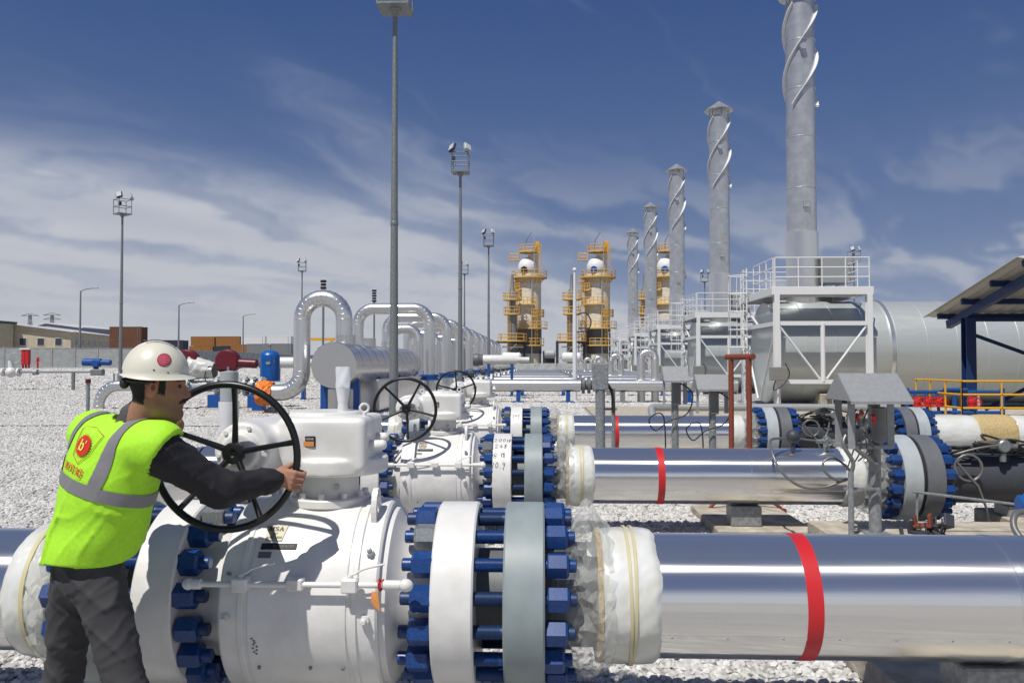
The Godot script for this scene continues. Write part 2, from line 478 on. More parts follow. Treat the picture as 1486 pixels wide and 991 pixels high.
	M.plastic_white = mat(lin(0.72, 0.73, 0.75), 0.35)
	M.film_white = mat(Color(0.95, 0.96, 0.98, 0.62), 0.2); M.film_white.transparency = BaseMaterial3D.TRANSPARENCY_ALPHA
	M.cable = mat(lin(0.03, 0.03, 0.03), 0.45)
	M.conduit = mat(lin(0.20, 0.20, 0.19), 0.4, 0.5)
	M.box_grey = tri(mat(lin(0.23, 0.23, 0.22), 0.5), worn, 1.0)
	M.lamp_glass = mat(lin(0.5, 0.52, 0.55), 0.15)
	M.soil = tri(mat(lin(0.20, 0.17, 0.13), 0.95), mottle, 0.05)
# ------------------------------------------------------------------ sky
func sky_image() -> Image:
	var w := 2048; var h := 1024
	var img := Image.create(w, h, false, Image.FORMAT_RGBF)
	img.fill(Color(0.30, 0.29, 0.28))
	var f1 := FastNoiseLite.new(); f1.seed = 11; f1.frequency = 1.0; f1.fractal_octaves = 5; f1.fractal_gain = 0.55
	var f2 := FastNoiseLite.new(); f2.seed = 12; f2.frequency = 0.35; f2.fractal_octaves = 3
	for j in h / 2:
		var el := PI * (0.5 - (j + 0.5) / h)
		var sy := sin(el); var cy := cos(el)
		var e := rad_to_deg(el)
		# clear air: deep blue overhead, pale at the horizon
		var up := clampf(e / 26.0, 0.0, 1.0)
		var clear := Color(0.095, 0.185, 0.385).lerp(Color(0.037, 0.083, 0.235), pow(up, 0.8))
		clear = clear.lerp(Color(0.036, 0.074, 0.19), clampf((e - 26.0) / 50.0, 0.0, 1.0))
		var haze := exp(-e / 6.4) * 0.95
		for i in w:
			var az := TAU * ((i + 0.5) / w - 0.5)
			var x := sin(az) * cy; var z := -cos(az) * cy
			var k := 1.0 / (sy + 0.15)
			var qx := x * k; var qz := z * k
			var a := qx * 0.646 - qz * 0.763; var b := qx * 0.763 + qz * 0.646
			var big := f2.get_noise_2d(a * 0.7 + 3.0, b * 1.5)
			var wob := f1.get_noise_2d(a * 0.5 + 9.0, b * 0.9)
			var streak := f1.get_noise_2d(a * 0.55 + 2.0, b * 2.3 + wob * 1.1) * 0.5 + 0.5
			var fine := f1.get_noise_2d(a * 1.4 + 40.0, b * 5.5 + wob * 2.0) * 0.5 + 0.5
			# two long banks of cirrus and a few loose threads between them
			var bank := smoothstep(-1.15, -2.25, b + big * 0.30 + wob * 0.30) * smoothstep(-7.0, -4.2, b)
			bank = maxf(bank, smoothstep(2.0, 3.2, b + big) * 0.8)
			var thread := smoothstep(0.55, 0.80, streak) * smoothstep(0.1, 0.45, big + 0.2)
			var dens := clampf(bank * (0.36 + 0.64 * smoothstep(0.30, 0.66, streak) + 0.45 * (fine - 0.42)) + thread * 0.10, 0.0, 0.92)
			var c := clear.lerp(Color(0.64, 0.67, 0.72), dens)
			c = c.lerp(Color(0.50, 0.52, 0.565), clampf(haze * (0.82 + 0.55 * (streak - 0.4)) + 0.35 * exp(-pow((e - 7.0) / 5.0, 2.0)) * smoothstep(0.42, 0.7, streak) + bank * exp(-e / 12.0) * 0.55, 0.0, 0.97))
			img.set_pixel(i, j, c)
	return img

func ground_h(d: float, x := -60.0) -> float:   # the yard climbs gently towards the wall at the far left
	return 1.3 * smoothstep(24.0, 105.0, d) * maxf(smoothstep(0.0, -18.0, x), smoothstep(80.0, 112.0, d))

func _ready():
	rng.seed = 7; ns.seed = 3; ns.frequency = 1.0; ns.fractal_octaves = 3
	# camera
	var cam := Camera3D.new(); cam.name = "camera"; add_child(cam)
	cam.position = Vector3(0, 1.72, 0); cam.rotation_degrees = Vector3(1.577, 2.0385, 0); cam.fov = 45.557
	cam.near = 0.05; cam.far = 6000.0; cam.current = true
	# sky and air
	var env := Environment.new()
	env.background_mode = Environment.BG_SKY
	var sm := PanoramaSkyMaterial.new(); sm.panorama = ImageTexture.create_from_image(sky_image()); sm.filter = true
	var sk := Sky.new(); sk.sky_material = sm; env.sky = sk
	env.tonemap_mode = Environment.TONE_MAPPER_LINEAR; env.tonemap_exposure = 1.0
	env.sdfgi_enabled = true; env.ssao_enabled = true; env.ssil_enabled = true
	var we := WorldEnvironment.new(); we.name = "environment"; we.environment = env; add_child(we)
	# sun: high, behind the camera and to the left
	var sun := DirectionalLight3D.new(); sun.name = "sun"; add_child(sun)
	sun.look_at_from_position(Vector3.ZERO, Vector3(0.28, -1.0, -0.5), Vector3.UP)
	sun.light_energy = 1.4; sun.light_angular_distance = 0.5; sun.light_color = Color(1.0, 0.98, 0.945); sun.shadow_enabled = true
	make_materials()
	build_ground()
	build_perimeter()
	build_heaters()
	build_towers()
	build_canopy()
	build_loops()
	build_mid_pipes()
	build_left_train()
	build_masts()
	build_lines()
	build_stands()
	build_person()

# ------------------------------------------------------------------ ground
func build_ground():
	var b := MB.new()
	var zs := [30.0, 0.0, -8.0, -16.0, -24.0]
	for k in 18: zs.append(-24.0 - 5.0 * (k + 1))
	zs.append_array([-200.0, -600.0, -4000.0])
	var xs := [-4000.0, -600.0, -150.0, -60.0, -20.0, -15.0, -10.0, -5.0, 0.0, 20.0, 60.0, 150.0, 600.0, 4000.0]
	var rows := []
	for z in zs:
		var r := []
		for x in xs: r.append(Vector3(x, ground_h(-z, x), z))
		rows.append(r)
	b.grid(rows, func(_p): return Vector3.UP)
	structure(part(b, "ground", M.gravel))
	# loose white stones lying on it, out to where they can no longer be told apart
	var stone := MB.new()
	var phi := (1.0 + sqrt(5.0)) / 2.0
	var iv := []
	for s in [-1, 1]:
		for t in [-phi, phi]:
			iv.append(Vector3(s, t, 0)); iv.append(Vector3(0, s, t)); iv.append(Vector3(t, 0, s))
	for i in iv.size():
		var p: Vector3 = iv[i].normalized()
		p *= 0.8 + 0.4 * rng.randf()
		iv[i] = Vector3(p.x * 0.55, p.y * 0.38, p.z * 0.45)
	for i in 12:
		for j in range(i + 1, 12):
			for k in range(j + 1, 12):
				var a: Vector3 = iv[i]; var c: Vector3 = iv[j]; var d: Vector3 = iv[k]
				var nn := (c - a).cross(d - a).normalized()
				var side := 0; var ok := true
				for q in 12:
					if q == i or q == j or q == k: continue
					var s := signf(nn.dot(iv[q] - a))
					if side == 0: side = int(s)
					elif s != side: ok = false; break
				if ok:
					var o := nn * -side
					var i0 := stone.pt(a, o); var i1 := stone.pt(c, o); var i2 := stone.pt(d, o)
					stone.tri(i0, i1, i2)
	var sm := stone.mesh()
	var xfs := []
	for band in [[1.2, 3.9, 420, 0.046], [3.9, 6.5, 1350, 0.043], [6.5, 10.0, 1000, 0.046], [10.0, 16.0, 850, 0.044], [16.0, 26.0, 520, 0.052], [26.0, 46.0, 170, 0.075], [46.0, 88.0, 34, 0.15]]:
		var d0: float = band[0]; var d1: float = band[1]
		var wl := d1 * 0.76 + 1.0; var wr := d1 * 0.62 + 0.8
		var cnt := int((d1 - d0) * (wl + wr) * band[2])
		for q in cnt:
			var d := rng.randf_range(d0, d1); var x := rng.randf_range(-wl, wr)
			if x < -d * 0.78 - 1.0 or x > d * 0.66 + 0.8: continue
			if (d > 16.2 and d < 31.8 and x > 1.6) or (d > 31.0 and x > 8.5): continue
			var s: float = band[3] * (0.5 + 0.9 * pow(rng.randf(), 1.6))
			var bs := Basis.from_euler(Vector3(rng.randf_range(-0.5, 0.5), rng.randf() * TAU, rng.randf_range(-0.5, 0.5))).scaled(Vector3(s, s, s))
			xfs.append(Transform3D(bs, Vector3(x, ground_h(d, x) + s * rng.randf_range(-0.02, 0.3), -d)))
	var mm := MultiMesh.new(); mm.transform_format = MultiMesh.TRANSFORM_3D; mm.use_colors = true; mm.mesh = sm; mm.instance_count = xfs.size()
	for i in xfs.size():
		mm.set_instance_transform(i, xfs[i])
		var g := rng.randf_range(0.44, 0.66) * (1.0 + 0.12 * ns.get_noise_2d(xfs[i].origin.x * 0.6, xfs[i].origin.z * 0.6)) * (0.80 if rng.randf() < 0.15 else 1.0)
		mm.set_instance_color(i, Color(g, g * 0.985, g * 0.955))
	var mi := MultiMeshInstance3D.new(); mi.multimesh = mm; mi.name = "gravel"; mi.material_override = M.stone; add_child(mi)
	mi.set_meta("kind", "stuff"); tag(mi, "loose white crushed stone covering the yard", "gravel")
	# concrete paving between the pipe lines and the heaters
	structure(pbox(self, "pavement", M.concrete, Vector3(10.2, 0.02, -24.0), Vector3(17.0, 0.10, 15.5), 0.01))
# ------------------------------------------------------------------ valves and pipe lines
var nut_mesh: Mesh
var AX := 0.62     # height of the line axis above its root
func studs(parent: Node3D, x0: float, x1: float, fa: float, fb: float, count: int, R: float, bare := []):
	# stud bolts from x0 to x1 with a nut outside each flange face fa (left) and fb (right)
	var sb := MB.new(); sb.cyl(Vector3.ZERO, Vector3(x1 - x0, 0, 0), 0.029, 12, 0.004)
	for k in 22:   # thread in the open gap
		sb.ring(Vector3((x1 - x0) * 0.5 - 0.058 + k * 0.0055, 0, 0), Vector3.RIGHT, 0.029, 0.0022, 12, 4)
	var sm := sb.mesh()
	for k in count:
		var a := TAU * (k + 0.5) / count
		var p := Vector3(0, AX + R * sin(a), R * cos(a))
		var s := put(sm, "stud_bolt", M.bolt if k % 3 else M.bolt_end, parent, Transform3D(Basis.IDENTITY, p + Vector3(x0 + rng.randf_range(-0.016, 0.016), 0, 0)))
		var tw := rng.randf() * TAU
		var nm: Material = M.bare_bolt if k in bare else M.bolt
		put(nut_mesh, "nut", nm, s, Transform3D(Basis(Vector3.RIGHT, tw) * Basis(Vector3.UP, PI), Vector3(fa - x0 - 0.002, 0, 0)))
		put(nut_mesh, "nut", M.bare_bolt if (k in bare and k % 2) else M.bolt, s, Transform3D(Basis(Vector3.RIGHT, tw + 0.6), Vector3(fb - x0 + 0.002, 0, 0)))
func flange(parent, called, m, x0: float, x1: float, r := 0.42):
	var b := MB.new()
	b.lathe([[0, 0.15], [0, r - 0.008], [0.008, r], [x1 - x0 - 0.008, r], [x1 - x0, r - 0.008], [x1 - x0, 0.15]], Vector3(x0, AX, 0), Vector3.RIGHT, 72)
	return part(b, called, m, parent)
func on_drum(x: float, ang: float, r: float) -> Transform3D:   # frame on a drum about the line axis, z outwards
	var nz := Vector3(0, sin(ang), cos(ang))
	return Transform3D(Basis(Vector3.RIGHT, nz.cross(Vector3.RIGHT), nz), Vector3(x, AX, 0) + nz * r)
func words(s: String, high: float, parent: Node, m: Material, xf: Transform3D, called := "lettering", serif := false, bold := false) -> MeshInstance3D:
	var f := SystemFont.new(); f.font_names = PackedStringArray(["Droid Serif" if serif else "Droid Sans"])
	if bold: f.font_weight = 700
	var t := TextMesh.new(); t.text = s; t.font = f; t.font_size = 48; t.pixel_size = high / 35.0; t.depth = 0.0012; t.curve_step = 2.0
	return put(t, called, m, parent, xf)
func make_valve(label: String, at: Vector3, spin: float) -> Node3D:
	var t := thing("ball_valve", label, "valve", at, "large white pipeline valves")
	var c := Vector3(0, AX, 0)
	var b := MB.new()
	b.lathe([[-0.37, 0.25], [-0.37, 0.425], [-0.36, 0.435], [-0.285, 0.438], [-0.28, 0.446], [-0.262, 0.446], [-0.258, 0.440], [-0.242, 0.440], [-0.238, 0.446], [0.178, 0.446], [0.182, 0.440], [0.198, 0.440], [0.202, 0.447], [0.222, 0.447], [0.227, 0.438], [0.30, 0.435], [0.31, 0.425], [0.31, 0.25]], c, Vector3.RIGHT, 96)
	part(b, "body", M.white, t)
	b = MB.new()
	b.lathe([[-0.58, 0.29], [-0.50, 0.29], [-0.44, 0.305], [-0.40, 0.335], [-0.37, 0.35]], c, Vector3.RIGHT, 64)
	part(b, "neck", M.white, t)
	b = MB.new()
	b.lathe([[0.31, 0.40], [0.335, 0.395], [0.345, 0.375], [0.37, 0.33], [0.41, 0.292], [0.46, 0.28], [0.53, 0.28]], c, Vector3.RIGHT, 64)
	part(b, "neck", M.white, t)
	flange(t, "flange", M.white, -0.76, -0.58); flange(t, "flange", M.white, 0.527, 0.71)
	# gear operator casting
	var f := Field.new(Vector3(-0.50, 1.08, -0.32), Vector3(0.34, 1.53, 0.45), 0.0115)
	f.block(Vector3(0.005, 1.325, 0), Vector3(0.205, 0.128, 0.21), 0.034, 0.02)
	f.drum(Vector3(-0.03, 1.44, 0), Vector3(-0.03, 1.472, 0), 0.172, 0.008, 0.006)
	f.drum(Vector3(0.025, 1.185, 0), Vector3(0.025, 1.262, 0), 0.245, 0.010, 0.008)
	f.drum(Vector3(-0.31, 1.315, -0.19), Vector3(-0.31, 1.315, 0.33), 0.125, 0.022, 0.02)
	f.drum(Vector3(-0.31, 1.315, 0.3), Vector3(-0.31, 1.315, 0.365), 0.082, 0.01, 0.008)
	f.block(Vector3(-0.19, 1.31, 0.03), Vector3(0.13, 0.10, 0.19), 0.05, 0.04)
	b = MB.new(); f.mesh_into(b)
	part(b, "gearbox", M.white, t)
	pcyl(t, "bonnet", M.white, Vector3(0, 0.98, 0), Vector3(0, 1.20, 0), 0.132, 40, 0.004)
	b = MB.new(); b.cyl(Vector3(0, 1.035, 0), Vector3(0, 1.075, 0), 0.19, 40, 0.006); part(b, "bonnet_flange", M.white, t)
	for k in 10:
		var a := TAU * (k + 0.5) / 10
		pcyl(t, "cap_screw", M.white, Vector3(0.162 * cos(a), 1.074, 0.162 * sin(a)), Vector3(0.162 * cos(a), 1.10, 0.162 * sin(a)), 0.016, 6)
	for k in 6:
		var a := TAU * k / 6 + 0.2
		pcyl(t, "cover_screw", M.white, Vector3(-0.31 + 0.104 * cos(a), 1.315 + 0.104 * sin(a), 0.325), Vector3(-0.31 + 0.104 * cos(a), 1.315 + 0.104 * sin(a), 0.338), 0.010, 6)
	for q in [Vector3(0.19, 1.315, 0.10), Vector3(0.17, 1.335, -0.06)]:   # stop screws
		b = MB.new(); b.cyl(q, q + Vector3(0.075, 0.008, 0.02), 0.024, 16, 0.006); b.ball(q + Vector3(0.078, 0.008, 0.02), Vector3(0.024, 0.024, 0.024)); part(b, "stop_screw", M.white, t)
	for q in [Vector3(-0.20, 1.44, 0.1), Vector3(0.17, 1.455, 0.05)]:
		b = MB.new(); b.ring(q + Vector3(0, 0.032, 0), Vector3(0.3, 0, 1), 0.02, 0.0065, 18, 6); b.cyl(q - Vector3(0, 0.02, 0), q + Vector3(0, 0.014, 0), 0.009, 8); part(b, "lifting_eye", M.white, t)
	pcyl(t, "plug", M.grey_light, Vector3(0.06, 1.13, 0.115), Vector3(0.065, 1.13, 0.145), 0.013, 6)
	# maker plate on the gearbox
	var g := MB.new(); g.box(Vector3(-0.055, 1.345, 0.2115), Vector3(0.076, 0.048, 0.008)); part(g, "gear_plate", M.ink, t)
	g = MB.new(); g.box(Vector3(-0.055, 1.335, 0.2165), Vector3(0.066, 0.022, 0.002)); part(g, "orange_panel", M.orange_print, t)
	words("EVO-GEAR", 0.010, t, M.plastic_white, Transform3D(Basis.IDENTITY, Vector3(-0.055, 1.3575, 0.216)))
	# hand wheel
	var hub := Vector3(-0.31, 1.315, 0.43)
	var w := Node3D.new(); w.name = "handwheel"; t.add_child(w); w.position = hub
	b = MB.new(); b.ring(Vector3(0, -0.006, 0.075), Vector3(0, 0, 1), 0.300, 0.0155, 72, 12); part(b, "rim", M.black, w)
	b = MB.new(); b.lathe([[-0.07, 0.024], [-0.035, 0.024], [-0.03, 0.045], [-0.004, 0.047], [0.0, 0.04], [0.003, 0.018], [-0.003, 0.012], [-0.003, 0]], Vector3.ZERO, Vector3(0, 0, 1), 28); part(b, "hub", M.black, w)
	for k in 5:
		var a := deg_to_rad(spin + 72.0 * k)
		var d := Vector3(cos(a), sin(a), 0)
		ptube(w, "spoke", M.black, [d * 0.03 + Vector3(0, 0, -0.018), d * 0.12 + Vector3(0, -0.002, 0.006), d * 0.22 + Vector3(0, -0.004, 0.042), d * 0.296 + Vector3(0, -0.006, 0.072)], [0.015, 0.0125, 0.011, 0.013], 10)
	# body vent line with two block valves
	b = MB.new()
	b.tube([Vector3(-0.46, 0.775, 0.475), Vector3(0.42, 0.778, 0.475)], 0.0125, 12)
	b.ball(Vector3(-0.475, 0.775, 0.475), Vector3(0.026, 0.024, 0.024)); b.cyl(Vector3(-0.46, 0.775, 0.475), Vector3(-0.42, 0.775, 0.475), 0.021, 14, 0.003)
	b.ball(Vector3(0.44, 0.778, 0.475), Vector3(0.03, 0.027, 0.027)); b.cyl(Vector3(0.345, 0.778, 0.475), Vector3(0.42, 0.778, 0.475), 0.021, 14, 0.004)
	part(b, "vent_tube", M.white, t)
	for q in [-0.255, 0.205]:
		b = MB.new(); b.box(Vector3(q, 0.776, 0.472), Vector3(0.068, 0.058, 0.056), 0.006); b.cyl(Vector3(q, 0.776, 0.472), Vector3(q, 0.815, 0.472), 0.012, 10)
		b.cyl(Vector3(q, 0.776, 0.40), Vector3(q, 0.776, 0.45), 0.014, 10)
		b.tube(curve([Vector3(q - 0.004, 0.818, 0.472), Vector3(q + 0.02, 0.822, 0.476), Vector3(q + 0.05, 0.842, 0.482), Vector3(q + 0.145, 0.866, 0.482)]), [0.005], 6) if false else b.tube(curve([Vector3(q - 0.004, 0.815, 0.472), Vector3(q + 0.025, 0.824, 0.476), Vector3(q + 0.06, 0.845, 0.482), Vector3(q + 0.145, 0.866, 0.482)]), 0.0048, 6)
		part(b, "block_valve", M.white, t)
	b = MB.new(); b.box(Vector3(-0.025, 0.777, 0.466), Vector3(0.07, 0.05, 0.05), 0.006); part(b, "pipe_clamp", M.white, t)
	for q in [Vector3(-0.33, -0.02, 0), Vector3(0.262, -0.02, 0), Vector3(0.262, 0.62, 0)]:   # grease fittings
		var xf := on_drum(q.x, q.y + 0.03, 0.43)
		b = MB.new(); b.cyl(xf.origin, xf * Vector3(0, 0, 0.03), 0.021, 6); b.cyl(xf * Vector3(0, 0, 0.028), xf * Vector3(0, 0, 0.055), 0.012, 10, 0.003)
		part(b, "grease_fitting", M.white, t)
	for q in [-0.33, -0.2, 0.02, 0.16]:
		var xf := on_drum(q, 0.42 if q < -0.3 else -0.5, 0.435)
		pcyl(t, "drain_stud", M.bare_bolt, xf.origin, xf * Vector3(0, 0, 0.02), 0.008, 8)
	# lifting lug: flat ring standing up at the right shoulder
	b = MB.new()
	var outer := []
	for k in 24:
		var a := TAU * k / 24; outer.append(Vector2(0.062 * cos(a), 0.10 * sin(a) + 0.02))
	for k in 24:
		var a0 := TAU * k / 24; var a1 := TAU * (k + 1) / 24
		for xx in [-0.012, 0.012]:
			b.quad(Vector3(xx, 0.10 * sin(a0), 0.062 * cos(a0)), Vector3(xx, 0.10 * sin(a1), 0.062 * cos(a1)), Vector3(xx, 0.04 * sin(a1) + 0.02, 0.03 * cos(a1)), Vector3(xx, 0.04 * sin(a0) + 0.02, 0.03 * cos(a0)), Vector3(xx, 0, 0))
		b.quad(Vector3(-0.012, 0.10 * sin(a0), 0.062 * cos(a0)), Vector3(0.012, 0.10 * sin(a0), 0.062 * cos(a0)), Vector3(0.012, 0.10 * sin(a1), 0.062 * cos(a1)), Vector3(-0.012, 0.10 * sin(a1), 0.062 * cos(a1)), Vector3(0, sin(a0), cos(a0)))
		b.quad(Vector3(-0.012, 0.04 * sin(a0) + 0.02, 0.03 * cos(a0)), Vector3(0.012, 0.04 * sin(a0) + 0.02, 0.03 * cos(a0)), Vector3(0.012, 0.04 * sin(a1) + 0.02, 0.03 * cos(a1)), Vector3(-0.012, 0.04 * sin(a1) + 0.02, 0.03 * cos(a1)), Vector3(0, -sin(a0), -cos(a0)))
	var lug := part(b, "lifting_lug", M.white, t); lug.position = Vector3(0.255, 1.035, 0.18)
	var lug2 := put(lug.mesh, "lifting_lug", M.white, t); lug2.position = Vector3(-0.32, 1.02, -0.2)
	# feet down to the ground
	for q in [-0.28, 0.22]:
		b = MB.new(); b.box(Vector3(q, 0.13, 0), Vector3(0.10, 0.26, 0.5), 0.008); b.box(Vector3(q, 0.006, 0), Vector3(0.16, 0.03, 0.56)); part(b, "foot", M.white, t)
	# plates on the body
	var pf := on_drum(-0.165, deg_to_rad(48), 0.448)
	b = MB.new(); b.prism([Vector2(-0.047, 0.04), Vector2(0.047, 0.04), Vector2(0.036, -0.04), Vector2(-0.036, -0.04)], -0.008, 0.002, pf); var mp := part(b, "name_plate", M.plate, t)
	words("MSA", 0.022, mp, M.ink, pf * Transform3D(Basis.IDENTITY, Vector3(0, 0.02, 0.003)), "lettering", true, true)
	words("20\"", 0.012, mp, M.ink, pf * Transform3D(Basis.IDENTITY, Vector3(0, -0.006, 0.003)))
	words("ANSI 1500", 0.011, mp, M.ink, pf * Transform3D(Basis.IDENTITY, Vector3(0, -0.025, 0.003)))
	pf = on_drum(-0.135, deg_to_rad(39.5), 0.448)
	b = MB.new(); b.box(Vector3.ZERO, Vector3(0.155, 0.028, 0.004)); var sp := put(b.mesh(), "serial_plate", M.ink, t, pf)
	words("00 120 47 81", 0.012, sp, M.grey_mid, Transform3D(Basis.IDENTITY, Vector3(0.02, 0, 0.003)))
	pf = on_drum(-0.19, deg_to_rad(34.5), 0.448)
	b = MB.new(); b.box(Vector3.ZERO, Vector3(0.055, 0.026, 0.004)); put(b.mesh(), "small_plate", M.grey_mid, t, pf)
	# bolts at both ends
	studs(t, -2.08 - 0.085 + 1.0, -0.58 + 0.14, -2.06 + 1.0, -0.58, 16, 0.362, [3])
	studs(t, 0.527 - 0.14, 1.016 + 0.13, 0.527, 1.016, 16, 0.362, [2])
	return t
func strokes(parent: Node3D, glyphs: Array, x: float, ang: float, r: float, s: float):
	# handwriting in marker pen round a flange rim
	var pen := {"2": [[0, 0.8, 0.3, 1, 0.6, 0.8, 0.1, 0, 0.7, 0.05]], "0": [[0.3, 1, 0, 0.6, 0.1, 0.1, 0.4, 0, 0.6, 0.4, 0.5, 0.9, 0.3, 1]], "4": [[0.4, 1, 0, 0.35, 0.7, 0.4], [0.5, 0.65, 0.42, 0]],
		"8": [[0.5, 0.9, 0.2, 1, 0.1, 0.7, 0.5, 0.35, 0.4, 0, 0.1, 0.1, 0.2, 0.45, 0.5, 0.9]], "1": [[0.25, 1, 0.1, 0]], "9": [[0.6, 0.8, 0.3, 1, 0.1, 0.7, 0.4, 0.5, 0.6, 0.85, 0.35, -0.4]], ".": [[0.1, 0.02, 0.2, 0.0]],
		"j": [[0.2, 1, 0, 0.6], [0.1, 0.8, 0.1, 0], [0.4, 0.9, 0.9, 0.8], [0.35, 0.5, 1, 0.5], [0.65, 1, 0.65, 0]],
		"h": [[0.5, 1, 0, 0.55], [0.5, 1, 1, 0.55], [0.25, 0.5, 0.75, 0.5], [0.25, 0.35, 0.25, 0, 0.75, 0, 0.75, 0.35, 0.25, 0.35]],
		"g": [[0, 0.7, 0.4, 0.75], [0.2, 1, 0.2, 0], [0.2, 0.6, 0, 0.3], [0.65, 1, 0.5, 0.7], [0.55, 0.85, 0.9, 0.85, 0.5, 0.45], [0.6, 0.7, 1, 0.4], [0.6, 0.3, 0.6, 0, 0.9, 0, 0.9, 0.3, 0.6, 0.3]]}
	var b := MB.new()
	for q in glyphs:   # [char, x, line]
		for st in pen[q[0]]:
			var p := []
			for i in range(0, st.size(), 2):
				var a: float = ang - q[2] / r + st[i + 1] * s / r
				p.append(Vector3(x + q[1] + (st[i] + st[i + 1] * 0.12) * s * 0.8, AX + (r + 0.0005) * sin(a), (r + 0.0005) * cos(a)))
			b.tube(p, 0.0029, 5)
	part(b, "handwriting", M.ink, parent)
func crumple(parent, x0: float, x1: float, tuft: float, seed_: float, flip := 1.0):
	var rows := []; var nt := 14; var na := 64
	var rg := RandomNumberGenerator.new(); rg.seed = int(seed_ * 10.0) + 5
	for i in nt:
		var f := float(i) / (nt - 1); var x := lerpf(x0, x1, f); var r := []
		for j in na:
			var a := TAU * (j + rg.randf_range(-0.35, 0.35)) / na
			var d := Vector3(0, sin(a), cos(a))
			# long folds gathered towards both ends, with sharp ridges
			var q := Vector3(x * 4.0 * flip + seed_, d.y * 1.3, d.z * 1.3)
			var fold := 0.055 * (1.0 - absf(ns.get_noise_3d(q.x, q.y * 1.8, q.z * 1.8)) * 2.4) + 0.022 * (1.0 - absf(ns.get_noise_3d(q.x * 1.6 + 5.0, q.y * 4.0, q.z * 4.0)) * 2.0)
			var rad := 0.245 + 0.035 * sin(PI * f) + clampf(fold, -0.01, 0.09) * (0.3 + 0.7 * sin(PI * f)) + 0.045 * f + rg.randf_range(-0.004, 0.004)
			var up := clampf(d.y * 1.2 + d.z * 0.25, 0.0, 1.0)
			rad += tuft * pow(up, 8.0) * exp(-pow((f - 0.62) / 0.16, 2.0)) * (0.6 + 0.9 * absf(ns.get_noise_2d(a * 4.0, x * 9.0)))
			r.append(Vector3(x + rg.randf_range(-0.005, 0.005), AX, 0) + d * rad)
		rows.append(r)
	var b := MB.new()
	b.facets(rows, func(p): return Vector3(0, p.y - AX, p.z))
	return part(b, "plastic_film", M.film, parent)
func cuff(parent, x0: float, x1: float, seed_: float, m: Material, base := 0.303):
	var rows := []; var nt := 18; var na := 96
	for i in nt:
		var f := float(i) / (nt - 1); var r := []
		for j in na:
			var a := TAU * j / na
			var d := Vector3(0, sin(a), cos(a))
			var e := minf(f, 1.0 - f)
			var rad := base - 0.02 * exp(-e * 22.0) + 0.006 * ns.get_noise_3d(f * 1.2 + seed_, d.y * 1.6, d.z * 1.6) - 0.004 * pow(1.0 - absf(ns.get_noise_3d(f * 1.5 + seed_, d.y * 4.0, d.z * 4.0)), 6.0) + 0.005 * sin(f * PI)
			var skew := (0.014 * ns.get_noise_2d(a * 1.2 + seed_, 3.0) + 0.012 * d.z) * (2.0 * f - 1.0)
			r.append(Vector3(lerpf(x0, x1, f) + skew, AX, 0) + d * rad)
		rows.append(r)
	var b := MB.new()
	b.grid(rows, func(p): return Vector3(0, p.y - AX, p.z), true)
	return part(b, "wrapped_cuff", m, parent)
func cladding(parent, called, x0: float, x1: float, r := 0.28, step := 1.45, first := 0.0, m: Material = null):
	var b := MB.new()
	var prof := [[0.0, r]]
	var s := x0 + (first if first > 0.0 else step)
	while s < x1 - 0.1:
		var q := s - x0
		prof.append_array([[q - 0.006, r], [q - 0.003, r + 0.0035], [q + 0.003, r + 0.0035], [q + 0.006, r], [q + 0.03, r + 0.0015], [q + 0.031, r]])
		s += step
	prof.append([x1 - x0, r])
	b.lathe(prof, Vector3(x0, AX, 0), Vector3.RIGHT, 96)
	var o := part(b, called, m if m else M.clad, parent)
	b = MB.new()   # lap seam along the underside
	var a := deg_to_rad(-24.0)
	b.box(Vector3((x0 + x1) * 0.5, AX + (r + 0.0005) * sin(a), (r + 0.0005) * cos(a)), Vector3(x1 - x0 - 0.02, 0.02, 0.003), 0.0, Basis(Vector3.RIGHT, -a))
	part(b, "lap_seam", m if m else M.clad, o)
	for k in int((x1 - x0) / 0.24):
		var x := x0 + 0.1 + k * 0.24
		b = MB.new(); b.ball(Vector3(x, AX + (r + 0.002) * sin(a), (r + 0.002) * cos(a)), Vector3(0.006, 0.006, 0.004), 6, 4); part(b, "rivet", M.steel, o)
	return o
